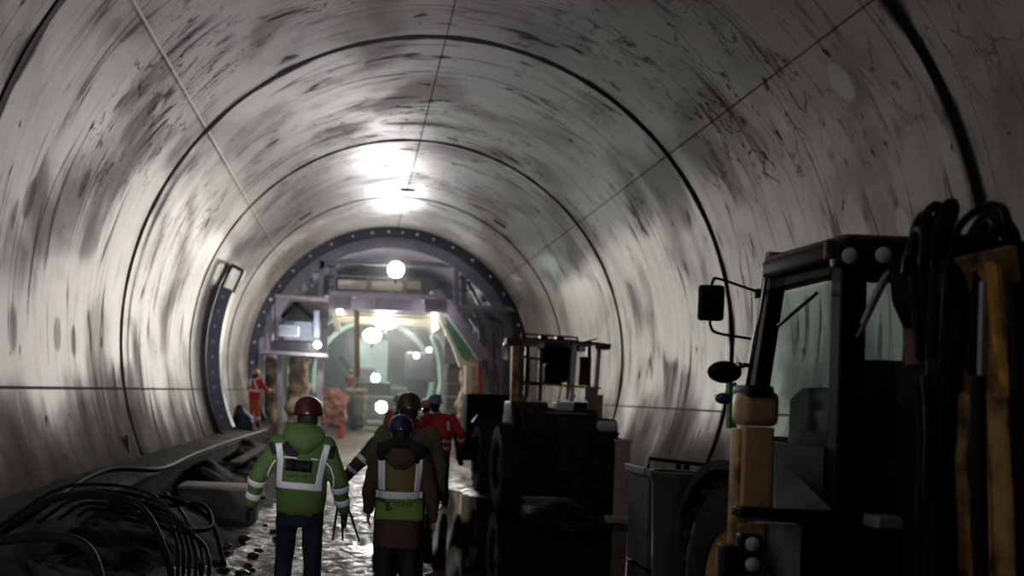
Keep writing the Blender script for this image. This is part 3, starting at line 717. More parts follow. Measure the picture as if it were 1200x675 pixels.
def armband(part_, jk, p0, p1, f, w, m, T, name='reflective_band'):
    me = jk.data; base = V(wloc(jk)); bv = BVHTree.FromPolygons([T.inverted() @ (v.co+base) for v in me.vertices], [tuple(p.vertices) for p in me.polygons])
    ax = (p1-p0).normalized(); u = ax.orthogonal().normalized(); v = ax.cross(u); c = p0.lerp(p1, f); bm = BM(); rows = []
    for j in range(4):
        row = []; cc = c+ax*w*(j/3-.5)
        for k in range(24):
            a = 2*PI*k/24; d = u*math.cos(a)+v*math.sin(a); h = bv.ray_cast(cc, d)   # from inside the sleeve outwards
            r = (h[0]-cc).length if h[0] is not None else .08
            r = min(r, .105)
            row.append(bm.verts.new(cc+d*(r+.006)))
        rows.append(row)
    for j in range(3):
        for k in range(24): bm.faces.new((rows[j][k], rows[j][(k+1) % 24], rows[j+1][(k+1) % 24], rows[j+1][k]))
    o = part_(name, bm, m, parent=jk); so = o.modifiers.new('s', 'SOLIDIFY'); so.thickness = .004; return o
def lettering(part_, jk, txt, x0, z0, size, m, T, name='lettering', off=.014, parent=None):
    cu = bpy.data.curves.new('t', 'FONT'); cu.body = txt; cu.size = size; cu.align_x = 'CENTER'; o = bpy.data.objects.new('t', cu); C.objects.link(o)
    dg = bpy.context.evaluated_depsgraph_get(); dg.update(); me = bpy.data.meshes.new_from_object(o.evaluated_get(dg)); bpy.data.objects.remove(o)
    base = V(wloc(jk)); bv = BVHTree.FromPolygons([T.inverted() @ (v.co+base) for v in jk.data.vertices], [tuple(p.vertices) for p in jk.data.polygons])
    bm = BM(); bm.from_mesh(me); h = bv.ray_cast(V((x0, -1.2, z0)), V((0, 1, 0))); y = h[0].y if h[0] is not None else -.15
    for v in bm.verts:
        x, z = v.co.x+x0, v.co.y+z0; hh = bv.ray_cast(V((x, -1.2, z)), V((0, 1, 0))); v.co = V((x, (hh[0].y if hh[0] is not None else y)-off, z))
    r = part_(name, bm, m, parent=parent or jk); so = r.modifiers.new('s', 'SOLIDIFY'); so.thickness = .003; return r

M_hivis = mat('green_hi_vis_cloth', (.085, .155, .035), .7, 0, scale=40, var=.15)
M_navy = mat('navy_trousers', (.008, .011, .03), .8, 0, scale=20)
M_blk = mat('black_cloth', (.012, .012, .014), .8, 0, scale=20)
M_brcoat = mat('brown_coat_cloth', (.070, .035, .020), .8, 0, scale=14)
M_olive = mat('olive_jacket_cloth', (.085, .08, .038), .8, 0, scale=12)
M_vest = mat('lime_vest_cloth', (.16, .26, .03), .7, 0, scale=30, var=.15)
M_vestdim = mat('olive_vest_mesh', (.17, .12, .035), .7, 0, scale=30, var=.2)  # vest colour again, dimmed in the paint for the upper back
M_or = mat('orange_workwear', (.75, .12, .03), .7, 0, scale=12)
M_rd = mat('red_workwear', (.62, .03, .035), .7, 0, scale=12)
M_hred = mat('maroon_helmet', (.045, .005, .008), .3, 0, scale=5)
M_hblue = mat('dark_blue_helmet', (.008, .012, .045), .3, 0, scale=5)
M_holive = mat('brown_helmet', (.045, .025, .008), .3, 0, scale=5)
M_hyel = mat('yellow_helmet', (.6, .42, .05), .35, 0, scale=5)
M_hgrey = mat('blue_grey_helmet', (.22, .27, .42), .35, 0, scale=5)
M_fur = mat('black_fur_trim', (.012, .009, .009), .95, 0, scale=40, bump=1)
M_redc = mat('dark_red_scarf', (.22, .015, .03), .9, 0, scale=15)

# 1: man in the green hi-vis jacket
X1 = -1.53; Y1 = 6.9
arms = dict(elL=(-.33, -.04, 1.19), wrL=(-.40, .04, .95), elR=(.30, -.04, 1.16), wrR=(.345, .04, .92))
root, jk, J, T, s, hd, nk, part = person('worker in a bright green high visibility jacket, navy trousers and dark red helmet', (X1, Y1, .02), 1.81, 0, arms,
    dict(knL=(-.12, .09, .50), anL=(-.13, -.02, .09), knR=(.11, .03, .5), anR=(.12, .05, .09)), 0, (.03, .02), M_hivis, M_navy, .89, M_hred, M_blk, vx=.012)
# hood lying on the shoulders
bm = BM()
loft(bm, [(V((.02, -.12, 1.37))*s, .03*s, .03*s), (V((.02, -.135, 1.42))*s, .09*s, .05*s), (V((.015, -.12, 1.48))*s, .155*s, .075*s), (V((.01, -.09, 1.54))*s, .17*s, .09*s), (V((.01, -.06, 1.585))*s, .13*s, .085*s), (V((-.01, -.05, 1.61))*s, .09*s, .07*s)], 20)
hood = part('hood', bm, M_hivis, .012, .008)
bm = BM(); loft(bm, [(nk+V((0, .0, .0))*s, .10*s, .09*s), (nk+V((.01, 0, .07))*s, .085*s, .085*s)], 20); part('collar', bm, M_hivis, .012)
RW = .052
M_grn_dark = M_blk
strip(part, jk, [(-.185, 1.49), (-.165, 1.36), (-.175, 1.17)], RW, M_reflect, T)
strip(part, jk, [(.205, 1.49), (.175, 1.36), (.145, 1.17)], RW, M_reflect, T)
strip(part, jk, [(-.195, 1.165), (0, 1.16), (.175, 1.145)], .055, M_reflect, T, off=.011)
strip(part, jk, [(-.15, 1.475), (-.11, 1.45), (-.04, 1.385)], .07, M_blk, T, 'shoulder_panel', .005)
strip(part, jk, [(-.25, 1.49), (-.215, 1.40)], .04, M_blk, T, 'shoulder_panel', .004); strip(part, jk, [(.24, 1.48), (.235, 1.38)], .05, M_blk, T, 'shoulder_panel', .004)
strip(part, jk, [(-.15, 1.385), (-.08, 1.385), (-.03, 1.38)], .011, M_reflect, T, 'piping', .012); strip(part, jk, [(.08, 1.378), (.14, 1.372)], .011, M_reflect, T, 'piping', .012)
strip(part, jk, [(-.205, 1.355), (-.235, 1.31), (-.262, 1.24), (-.265, 1.17), (-.245, 1.12)], .011, M_reflect, T, 'piping')
strip(part, jk, [(.20, 1.345), (.235, 1.31), (.262, 1.24), (.265, 1.17), (.245, 1.12)], .011, M_reflect, T, 'piping')
pt = strip(part, jk, [(-.12, 1.325), (.09, 1.315)], .09, M_dark, T, 'name_patch', .012)
lettering(part, jk, 'H   NMS', -.02, 1.30, .055, mat('faint_lettering', (.045, .045, .065), .7), T, off=.018)
lettering(part, jk, 'NMS  NMS', -.0, 1.225, .045, mat('dark_green_lettering', (.05, .12, .03), .7), T, off=.010)
for n in 'LR':
    armband(part, jk, J['el'+n], J['wr'+n], .22, .056, M_reflect, T); armband(part, jk, J['el'+n], J['wr'+n], .66, .056, M_reflect, T)
for sx in (-.15, .15): strip(part, jk, [(sx-.045, .915), (sx+.045, .915)], .05, M_blk, T, 'hem_panel', .006)

# 2: person in the brown coat with lime vest
X2 = -.71; Y2 = 7.4
arms = dict(elL=(-.27, .0, 1.14), wrL=(-.27, .08, .92), elR=(.285, -.02, 1.12), wrR=(.32, .02, .86))
root, jk, J, T, s, hd, nk, part = person('worker in brown coat under a lime safety vest, with dark blue helmet and fur hood', (X2, Y2, .02), 1.68, 0, arms, None, .02, (.0, .03),
    M_brcoat, M_blk, .63, M_hblue, None, vx=.012, bulk=.97)
bm = BM()
for k in range(13):
    a = R(-200+220*k/12); p = V((.17*math.cos(a), -.09+.05*math.sin(a)*-1, 1.49+.07*math.sin(a)))
    if math.sin(a) > .5: continue
    ball(bm, p*s, .062*s, seg=10)
for sx in (-1, 1):
    ball(bm, V((sx*.15, -.06, 1.47))*s, .07*s); ball(bm, V((sx*.11, -.08, 1.53))*s, .065*s); ball(bm, V((sx*.06, -.07, 1.555))*s, .06*s)
part('fur_trim', bm, M_fur, .013, .022, nsc=14, sm=1)
bm = BM(); loft(bm, [(V((0, -.13, 1.33))*s, .05*s, .03*s), (V((0, -.14, 1.38))*s, .12*s, .05*s), (V((0, -.12, 1.45))*s, .15*s, .07*s), (V((0, -.08, 1.52))*s, .12*s, .07*s)], 20)
part('hood', bm, M_brcoat, .012, .01)
vest = strip(part, jk, [(0, 1.36), (0, .845)], .355, M_vestdim, T, 'vest_back', .010)
strip(part, jk, [(0, 1.02), (0, .845)], .40, M_vest, T, 'vest_skirt', .014, parent=vest)
strip(part, jk, [(-.165, 1.42), (-.155, 1.09)], .058, M_reflect, T, off=.020, parent=vest); strip(part, jk, [(.165, 1.40), (.150, 1.09)], .058, M_reflect, T, off=.020, parent=vest)
strip(part, jk, [(-.20, 1.05), (.20, 1.055)], .062, M_reflect, T, off=.024, parent=vest)
mt = mat('dark_vest_print', (.04, .07, .05), .7)
lettering(part, jk, 'METAL', .03, .965, .055, mt, T, off=.022, parent=vest)
strip(part, jk, [(-.10, 1.0), (-.10, .92)], .035, mt, T, 'printed_emblem', .021, parent=vest); strip(part, jk, [(-.13, .975), (-.06, .94)], .022, mt, T, 'printed_emblem', .022, parent=vest)

# 3: tall man in olive jacket just in front of her
p3 = (-.60, 8.25, .02)
arms = dict(elL=(-.30, .06, 1.18), wrL=(-.26, .25, 1.02), elR=(.29, 0, 1.13), wrR=(.30, .05, .86))
root, jk, J, T, s, hd, nk, part = person('tall worker in olive jacket, red scarf and brown helmet, behind the lime vest', p3, 1.87, 0, arms, None, 0, (0, 0), M_olive, M_blk, .84, M_holive, None, vx=.014, width=1.12, bulk=1.08)
bm = BM(); loft(bm, [(nk+V((0, 0, -.03))*s, .13*s, .12*s), (nk+V((0, 0, .03))*s, .12*s, .11*s), (nk+V((0, 0, .085))*s, .10*s, .10*s)], 20); part('scarf', bm, M_redc, .013, .01)
# 4: dark jacket figure at the left, carrying a folded tripod
p4 = (-.70, 9.0, .02)
arms = dict(elL=(-.38, .05, 1.2), wrL=(-.56, .10, .98), elR=(.26, .1, 1.15), wrR=(.2, .3, 1.05))
root, jk, J, T, s, hd, nk, part = person('worker in dark green jacket with a striped sleeve, half hidden by the olive jacket', p4, 1.70, 0, arms, None, .05, (.09, .05), mat('dark_green_cloth', (.03, .045, .028), .8, 0, scale=12), M_blk, .84, M_hblue, M_blk, vx=.014)
armband(part, jk, J['shL'], J['elL'], .75, .05, M_reflect, T); armband(part, jk, J['elL'], J['wrL'], .3, .04, M_reflect, T)
h = T @ J['wrL']
tp = thing('tripod', 'folded dark tripod hanging from the hand of the worker in the dark green jacket', 'tripod', (h.x, h.y, h.z-.4))
for k, dx in enumerate((-.03, .02, .10)):
    bm = BM(); tube(bm, [h+V((0, .03*k, -.10)), h+V((dx*1.2, .03*k-.02, -.35)), h+V((dx*2.2, .02*k-.02, -.62))], [.018, .014, .01], 8); obj('leg', bm, M_black, tp, True)
bm = BM(); box(bm, h+V((0, .03, -.09)), (.13, .12, .09), bev=.015); box(bm, h+V((0, .03, -.015)), (.06, .07, .07), bev=.01); obj('tripod_head', bm, M_black, tp)
bm = BM(); tube(bm, [h+V((-.02, .02, -.35)), h+V((.16, .02, -.36))], .008, 6); obj('spreader', bm, M_black, tp, True)

# 5: red jacket
q = W(513, 560, 14.3)
root, jk, J, T, s, hd, nk, part = person('worker in a bright red jacket with pale stripes and blue grey helmet beside the loader', (q.x, 14.3, .05), 1.84, 0,
    dict(elR=(.33, -.05, 1.2), wrR=(.38, .12, 1.0)), None, 0, (-.09, 0), M_rd, M_blk, .84, M_hgrey, M_blk, vx=.02, width=1.05)
strip(part, jk, [(-.19, 1.12), (.19, 1.12)], .05, M_reflect, T, off=.012); strip(part, jk, [(-.19, 1.0), (.19, 1.0)], .05, M_reflect, T, off=.012)
strip(part, jk, [(.12, 1.45), (.14, 1.3)], .05, M_reflect, T, off=.012); armband(part, jk, J['elR'], J['wrR'], .4, .06, M_reflect, T)
# 6: red and white shoulder left of it
q = W(496, 560, 15.6)
root, jk, J, T, s, hd, nk, part = person('worker with pinkish red jacket and white shoulder stripe, half hidden left of the red jacket', (q.x, 15.6, .05), 1.74, 0, None, None, 0, (0, 0), M_rd, M_blk, .84, mat('pink_helmet', (.75, .3, .25), .4), None, vx=.022)
strip(part, jk, [(-.14, 1.47), (-.12, 1.1)], .07, M_reflect, T, off=.012); strip(part, jk, [(.14, 1.47), (.12, 1.1)], .07, M_reflect, T, off=.012)
# 7: orange jacket, yellow helmet
q = W(465, 560, 17)
root, jk, J, T, s, hd, nk, part = person('distant worker in orange jacket with yellow helmet between the headlight and the brown helmet', (q.x, 17, .05), 1.80, 0, None, None, 0, (0, 0), M_or, M_or, .84, M_hyel, None, vx=.022)
# 8: orange suit at the left wall on the kerb
q = W(297, 498, 25)
root, jk, J, T, s, hd, nk, part = person('worker in red and orange overalls with white bands standing by the left wall', (q.x, 25, .76), 1.66, -30,
    dict(elL=(-.30, .1, 1.2), wrL=(-.24, .34, 1.12), elR=(.34, .08, 1.22), wrR=(.42, .32, 1.12)), dict(anL=(-.13, 0, .09), anR=(.14, .04, .09)), .05, (-.03, .0), M_rd, M_or, .86, M_hyel, M_blk, vx=.022)
strip(part, jk, [(-.16, 1.42), (-.10, 1.2)], .10, M_reflect, T, off=.014); strip(part, jk, [(.02, 1.42), (.14, 1.15)], .05, M_reflect, T, off=.014)
strip(part, jk, [(-.21, 1.10), (.21, 1.08)], .07, M_reflect, T, off=.014)
for n in 'LR': armband(part, jk, J['el'+n], J['wr'+n], .5, .08, M_reflect, T); 
tr = [c for c in root.children if c.name.startswith('trousers')][0]
for n in 'LR': armband(part, tr, J['kn'+n], J['an'+n], .55, .09, M_reflect, T)
# 9: far inside
q = W(410, 452, 44)
bm = BM(); box(bm, (q.x, 44, .8), (1.7, 1.6, 1.6), bev=.08); tag(obj('concrete_block', bm, mat('dim_concrete', (.13, .12, .11), .8)), 'grey block under the distant worker inside the far tunnel', 'block')
root, jk, J, T, s, hd, nk, part = person('far worker in red with white bands, inside the gantry opening', (q.x, 44, 1.6), 1.42, 0, None, None, 0, (0, 0), M_rd, M_rd, .84, mat('white_helmet', (.8, .8, .8), .4), None, vx=.03)
strip(part, jk, [(-.16, 1.35), (.16, 1.35)], .14, M_reflect, T, off=.014); strip(part, jk, [(-.16, 1.1), (.16, 1.1)], .08, M_reflect, T, off=.014)
bm = BM(); t0 = W(287, 500, 24.2)
loft(bm, [((t0.x-.05, 24.1, .74), .35, .3), ((t0.x-.02, 24.1, .95), .32, .26), ((t0.x-.1, 24.1, 1.2), .22, .2), ((t0.x-.16, 24.1, 1.42), .07, .07)], 16)
tag(fuse('covered_bundle', bm, mat('dark_teal_sheet', (.02, .05, .075), .6), None, .03, 2, .04, 4), 'dark teal sheet draped over a pointed bundle on the kerb at the left wall', 'bundle')

# ------------------------------------------------------------------ vehicles
def tyre(name, cx, cy, r, w, parent, hub=M_black, lugs=22, extra=True):
    bm = BM(); rb = r*.56
    lathe(bm, [(rb, -w/2+.03), (r*.80, -w/2), (r*.93, -w/2+.02), (r*.965, -w*.36), (r*.97, 0), (r*.965, w*.36), (r*.93, w/2-.02), (r*.80, w/2), (rb, w/2-.03)], (0, 0, 0), 'X', 40)
    for k in range(lugs):
        for sd in (-1, 1):
            a = 2*PI*(k+.5*(sd > 0))/lugs; t = BM(); box(t, (sd*w*.24, 0, r*.985), (w*.52, r*.09, r*.07), (0, 0, sd*28), .006, 1)
            t.transform(Matrix.Rotation(a, 4, 'X')); merge(bm, t)
    bm.transform(Matrix.Translation((cx, cy, r))); o = obj(name, bm, M_rubber, parent, True, 35)
    bm = BM(); lathe(bm, [(rb+.01, -w/2+.05), (rb*.85, -w*.28), (rb*.45, -w*.2), (rb*.4, -w*.34), (0, -w*.34)], (cx, cy, r), 'X', 28)
    lathe(bm, [(rb+.01, w/2-.05), (rb*.85, w*.28), (0, w*.28)], (cx, cy, r), 'X', 28)
    obj('hub', bm, hub, o, True, 35)
    return o
def bx(name, x0, x1, y0, y1, z0, z1, m, parent, bev=.02, rot=(0, 0, 0), seg=2):
    bm = BM(); box(bm, ((x0+x1)/2, (y0+y1)/2, (z0+z1)/2), (x1-x0, y1-y0, z1-z0), rot, bev, seg); return obj(name, bm, m, parent, bev > 0, 30)

# ---- backhoe loader at the right, seen from behind
BX = 2.12
bh = thing('backhoe_loader', 'muddy yellow backhoe loader parked tail first at the right, dark cab and folded digging arm', 'backhoe loader', (BX, 5.4, 0))
def P4(x, y, z): return V((x, y, z))
xl, xr = 1.44, 2.80; yr, yf = 4.5, 5.45
zb, zt = 1.30, 2.72
# cab posts (lower ends splayed outwards)
def post(name, a, b, w, d, m=M_black):
    bm = BM(); beam(bm, a, b, w, d); return obj(name, bm, m, bh)
post('cab_post', (xl+.07, yr+.05, 1.05), (xl+.05, yr+.05, 2.76), .14, .10)
post('cab_post', (xr-.07, yr+.05, 1.05), (xr-.05, yr+.05, 2.76), .14, .10)
pa, pb = W(884, 470, 5.55), W(912, 296, 5.3)
post('cab_post', pa+V((0, 0, -.1)), pb, .10, .12)
bm = BM(); tube(bm, [pa+V((-.075, -.03, 0)), pb+V((-.065, -.03, 0))], .014, 8); obj('grab_rail', bm, M_chrome, bh, True)
post('cab_post', (2*BX-pa.x, 5.5, 1.7), (2*BX-pb.x, 5.3, 2.76), .10, .12)
bx('cab_sill', xl-.02, xr+.02, yr-.02, yr+.12, 1.28, 1.40, M_black, bh)
bx('rear_header', xl, xr, yr, yr+.1, 2.64, 2.76, M_black, bh); 
bm = BM(); beam(bm, (xl+.03, yr+.1, 2.72), (pb.x, 5.35, 2.72), .1, .10, (0, 0, 1)); obj('side_header', bm, M_black, bh)
bx('cab_floor', xl, xr, yr+.1, 5.9, 1.0, 1.12, M_black, bh)
bx('cab_front_panel', xl+.05, xr-.05, 5.75, 5.85, 1.1, 1.75, M_black, bh)
bm = BM(); box(bm, ((xl+xr)/2-.01, 4.84, 2.79), (1.50, .92, .12), (1.0, 0, 0), .05, 4); obj('roof', bm, M_black, bh, True, 40)
bm = BM(); box(bm, ((xl+xr)/2-.01, 4.84, 2.842), (1.47, .88, .05), (1.0, 0, 0), .024, 3); obj('roof_cap', bm, M_brown, bh, True, 40)
def pane(name, pts, th=.006):
    bm = BM(); n = len(pts); vv = [bm.verts.new(p) for p in pts]; bm.faces.new(vv); o = obj(name, bm, M_glass, bh); return o
pane('rear_window', [(xl+.12, yr+.05, 1.40), (xr-.12, yr+.05, 1.40), (xr-.12, yr+.05, 2.65), (xl+.12, yr+.05, 2.65)])
pane('side_window', [(xl, yr+.12, 1.72), (pa.x, pa.y-.06, 1.72), (pb.x, pb.y-.06, 2.64), (xl+.03, yr+.12, 2.64)])
# far side glazing lets the tunnel wall show through
pane('side_window', [(xr, yr+.12, 1.72), (2*BX-pa.x, 5.45, 1.72), (2*BX-pb.x, 5.25, 2.64), (xr-.03, yr+.12, 2.64)])
# door skin under the side window
bm = BM(); prism(bm, [(4.6, 1.15), (5.5, 1.15), (5.52, 1.74), (4.6, 1.74)], xl-.02, xl+.03, 'X'); obj('side_door_panel', bm, M_black, bh)
bm = BM(); prism(bm, [(x, z) for x, z in [(W(906, 532, 4.49).x, W(906, 532, 4.49).z), (W(973, 597, 4.49).x, W(973, 597, 4.49).z), (W(906, 597, 4.49).x, W(906, 597, 4.49).z)]], 4.47, 4.50, 'Y')
obj('gusset_panel', bm, M_cloud, bh)
# seat and controls
bx('seat_base', 1.80, 2.35, 4.85, 5.35, 1.12, 1.62, M_seat, bh, .06)
bm = BM(); loft(bm, [((2.0, 4.98, 1.55), .27, .07), ((2.0, 4.95, 1.9), .30, .08), ((2.0, 4.92, 2.15), .28, .07), ((2.0, 4.91, 2.24), .2, .05)], 20, 3); obj('seat_back', bm, M_seat, bh, True, 50)
bm = BM(); loft(bm, [((1.62, 4.98, 1.3), .16, .2), ((1.62, 4.98, 2.0), .15, .2), ((1.64, 4.98, 2.07), .11, .15)], 16, 3); obj('control_console', bm, M_seat, bh, True, 50)
for x, yy in ((1.55, 4.75), (1.78, 4.75)):
    bm = BM(); tube(bm, [(x, yy, 1.9), (x+.02, yy-.03, 2.12)], .012, 8); ball(bm, (x+.02, yy-.03, 2.14), .025); obj('control_lever', bm, M_black, bh, True)
# wiper and inside bars
bm = BM(); tube(bm, [W(1005, 395, 4.47), W(1030, 345, 4.46), W(1052, 300, 4.46)], .012, 6); obj('wiper_arm', bm, M_greyst, bh, True)
bm = BM(); tube(bm, [W(912, 382, 4.9), W(958, 343, 4.7)], .010, 6); obj('side_wiper', bm, M_black, bh, True)
bm = BM(); p0 = W(1040, 318, 4.44); tube(bm, spline([p0+V((-.12, 0, -.28)), p0+V((-.06, -.02, -.1)), p0+V((.0, -.03, .0)), p0+V((.12, -.02, .03))]), .014, 8); obj('pale_cable', bm, mat('pale_hose', (.42, .42, .46), .5), bh, True)
# work lamps
for (px, py, col) in ((992, 301, M_white), (1031, 300, M_blue)):
    c = W(px, py, 4.40); l = bx('work_lamp', c.x-.055, c.x+.055, c.y-.03, c.y+.06, c.z-.05, c.z+.05, M_black, bh, .015)
    bm = BM(); lathe(bm, [(0, -.012), (.03, -.01), (.042, 0)], (c.x, c.y-.03, c.z), 'Y', 20); obj('lens', bm, mat('lamp_lens', (.75, .78, .85), .1), l, True)
c = W(974, 292, 4.44); bx('corner_marker', c.x-.025, c.x+.025, c.y-.01, c.y+.03, c.z-.05, c.z+.05, M_brown, bh, .01)
# mirrors
c = W(833, 355, 5.45); mr = bx('mirror', c.x-.082, c.x+.082, c.y-.03, c.y+.03, c.z-.115, c.z+.115, M_black, bh, .03, seg=3)
bm = BM(); tube(bm, spline([c+V((0, 0, .10)), c+V((.01, 0, .145)), c+V((.05, 0, .155)), W(888, 342, 5.4), W(893, 343, 5.4)]), .009, 8); box(bm, W(888, 344, 5.4), (.03, .04, .06), bev=.006); obj('mirror_arm', bm, M_black, mr, True)
bm = BM(); tube(bm, spline([c+V((0, 0, -.10)), c+V((.005, 0, -.15)), c+V((.05, 0, -.19)), W(880, 397, 5.4)]), .009, 8); obj('mirror_arm', bm, M_black, mr, True)
c = W(849, 436, 5.3); bm = BM(); ball(bm, c, .085, (1.25, .6, .82), 20); mr = obj('round_mirror', bm, M_black, bh, True)
bm = BM(); tube(bm, [c+V((.06, 0, .02)), c+V((.13, 0, .05)), W(882, 430, 5.3)], .014, 8); obj('mirror_arm', bm, M_black, mr, True)
bm = BM(); ball(bm, W(866, 428, 5.25), .022); obj('reflector', bm, M_chrome, bh, True)  # chrome bead put in for the glint beside the round mirror
bm = BM(); ball(bm, W(848, 467, 5.3), .045, (1.2, .8, .8)); obj('blue_cap', bm, mat('blue_cap', (.03, .08, .2), .4), bh, True)
post('green_post', W(857, 448, 5.3), W(857, 502, 5.3), .05, .05, M_green)
# rear quarter: rounded yellow fender top, post, bar, lamp panel
def pbx(name, x0, y0, x1, y1, Y, d, m, bev=.01, parent=None):
    a = W(x0, y0, Y); b = W(x1, y1, Y); bm = BM(); box(bm, ((a.x+b.x)/2, Y+d/2, (a.z+b.z)/2), (abs(b.x-a.x), d, abs(a.z-b.z)), (0, 0, 0), bev, 3); return obj(name, bm, m, parent or bh, True, 40)
pbx('fender_top', 872, 457, 915, 501, 4.45, .16, M_tan, .05); pbx('fender_cap', 878, 451, 908, 466, 4.42, .2, M_black, .02)
pbx('fender_column', 873, 500, 905, 596, 4.47, .10, M_tan, .015); pbx('fender_side', 866, 502, 873, 690, 4.50, .10, M_yellow, .01)
pbx('rear_bar', 869, 595, 1075, 615, 4.43, .12, M_black, .012)
pbx('lamp_panel', 866, 614, 895, 690, 4.47, .10, M_yellow, .01); pbx('rear_panel', 894, 614, 938, 690, 4.49, .1, M_cloud, .01)
pbx('cross_frame', 930, 640, 1090, 700, 4.55, .3, M_black, .02); pbx('rear_step', 1030, 606, 1075, 622, 4.30, .15, M_greyst, .01)
tl = pbx('tail_lamp', 870, 626, 893, 674, 4.40, .08, M_black, .02)
for yy in (638, 662):
    bm = BM(); lathe(bm, [(0, -.012), (.03, -.008), (.038, 0)], W(882, yy, 4.395), 'Y', 20); obj('lens', bm, mat('lamp_lens', (.75, .78, .85), .1), tl, True)
bx('chassis', 1.5, 3.0, 4.6, 6.2, .55, 1.1, M_dark, bh, .04); bx('rear_frame', 1.0, 3.25, 4.42, 4.6, .45, 1.05, M_dark, bh, .03)
bx('engine_hood', 2.0, 2.75, 5.9, 7.5, .95, 1.45, M_dark, bh, .08)
tyre('rear_tyre', 1.48, 5.42, .74, .42, bh, M_yellow); tyre('rear_tyre', 2.80, 5.42, .74, .42, bh, M_yellow)
tyre('front_tyre', 2.05, 7.3, .46, .32, bh, M_yellow); tyre('front_tyre', 2.75, 7.3, .46, .32, bh, M_yellow)
bx('front_axle', 2.05, 2.75, 7.2, 7.4, .38, .55, M_dark, bh, .02)
bm = BM(); lathe(bm, [(.80, -.24), (.86, -.24), (.86, .24), (.80, .24), (.80, -.24)], (1.48, 5.42, .74), 'X', 30, R(30), R(170)); obj('mudguard', bm, M_dark, bh, True, 40)
# stabiliser leg
pbx('stabiliser', 850, 640, 866, 760, 4.45, .1, M_black, .01)
# digging arm, folded upright behind the cab
ar = bh
def poly_yx(name, pts, Y0, Y1, m):
    bm = BM(); P = [W(x, y, (Y0+Y1)/2) for x, y in pts]; prism(bm, [(p.x, p.z) for p in P], Y0, Y1, 'Y'); bmesh.ops.recalc_face_normals(bm, faces=bm.faces)
    bmesh.ops.bevel(bm, geom=bm.edges[:], offset=.012, segments=1, affect='EDGES'); return obj(name, bm, m, bh)
poly_yx('boom', [(1128, 300), (1168, 290), (1183, 400), (1192, 520), (1198, 720), (1163, 720), (1158, 560), (1146, 400)], 3.75, 4.0, M_yellow)
poly_yx('boom_stripe_plate', [(1157, 305), (1170, 312), (1183, 462), (1178, 468), (1166, 400)], 3.66, 3.72, mat('orange_plate', (.9, .5, .08), .5, 0, scale=7, col2=(.2, .09, .02), thr=(.3, .6)))
poly_yx('dipper', [(1134, 468), (1146, 455), (1156, 560), (1164, 720), (1140, 720), (1137, 560)], 3.85, 4.05, M_yellow)
poly_yx('boom_edge_plate', [(1124, 460), (1131, 462), (1127, 560), (1130, 640), (1124, 560)], 3.9, 4.0, M_yellow)
poly_yx('kingpost', [(1078, 372), (1130, 372), (1128, 480), (1122, 700), (1070, 700), (1068, 500)], 4.1, 4.35, M_dark)
poly_yx('kingpost_plate', [(1086, 378), (1120, 378), (1113, 402), (1092, 402)], 4.02, 4.08, M_yellow)
poly_yx('post_plate', [(1060, 330), (1070, 330), (1074, 430), (1066, 430)], 4.2, 4.3, M_brown)
poly_yx('swing_casting', [(1062, 300), (1130, 296), (1140, 372), (1120, 384), (1080, 382), (1066, 350)], 3.95, 4.25, M_dark)
poly_yx('bucket_linkage', [(1184, 330), (1215, 338), (1215, 420), (1195, 440), (1188, 400)], 3.7, 3.85, M_dark)
poly_yx('bucket_link', [(1196, 470), (1230, 480), (1230, 700), (1203, 700)], 3.6, 3.8, M_dark)
for (x0, y0, x1, y1, Y, r, m) in ((1146, 440, 1150, 700, 3.62, .028, M_black), (1152, 330, 1149, 445, 3.62, .014, M_greyst), (1100, 410, 1096, 690, 4.0, .05, M_black), (1118, 400, 1118, 520, 3.98, .02, M_black), (1190, 380, 1196, 560, 3.6, .03, M_black)):
    bm = BM(); tube(bm, [W(x0, y0, Y), W(x1, y1, Y)], r, 14); obj('hydraulic_cylinder', bm, m, bh, True, 40)
hs = [[(1078, 420), (1070, 330), (1068, 290), (1074, 262), (1084, 250), (1090, 262), (1090, 300)], [(1092, 400), (1082, 320), (1083, 262), (1092, 243), (1100, 244), (1096, 270), (1094, 320)],
      [(1092, 420), (1097, 320), (1100, 270), (1108, 244), (1116, 238), (1117, 252), (1108, 280), (1106, 350)], [(1104, 440), (1110, 330), (1120, 275), (1134, 255), (1150, 244), (1165, 240), (1178, 250), (1184, 290), (1182, 350)],
      [(1110, 440), (1118, 340), (1130, 290), (1150, 258), (1166, 248), (1176, 268), (1186, 320), (1180, 400)], [(1120, 420), (1128, 330), (1140, 285), (1156, 262), (1168, 262), (1160, 290), (1150, 330), (1148, 420)],
      [(1126, 430), (1135, 345), (1142, 300), (1150, 280), (1158, 290), (1160, 330), (1158, 440)], [(1068, 300), (1072, 275), (1080, 268), (1084, 280), (1082, 310)],
      [(1112, 300), (1124, 282), (1134, 284), (1136, 310), (1132, 360)], [(1060, 320), (1066, 290), (1074, 282), (1090, 300), (1108, 330)], [(1140, 440), (1144, 350), (1150, 300), (1166, 270), (1180, 262), (1190, 280), (1188, 320), (1176, 360)],
      [(1086, 440), (1090, 500), (1088, 580), (1094, 690)], [(1108, 440), (1112, 540), (1108, 690)], [(1078, 440), (1080, 520), (1076, 690)]]
for i, pts in enumerate(hs):
    bm = BM(); tube(bm, spline([W(x, y, 3.95-.05*(i % 4)+.06*math.sin(j*1.3+i)) for j, (x, y) in enumerate(pts)], 8), .017+.003*(i % 3), 8); obj('hydraulic_hose', bm, M_hose, bh, True)

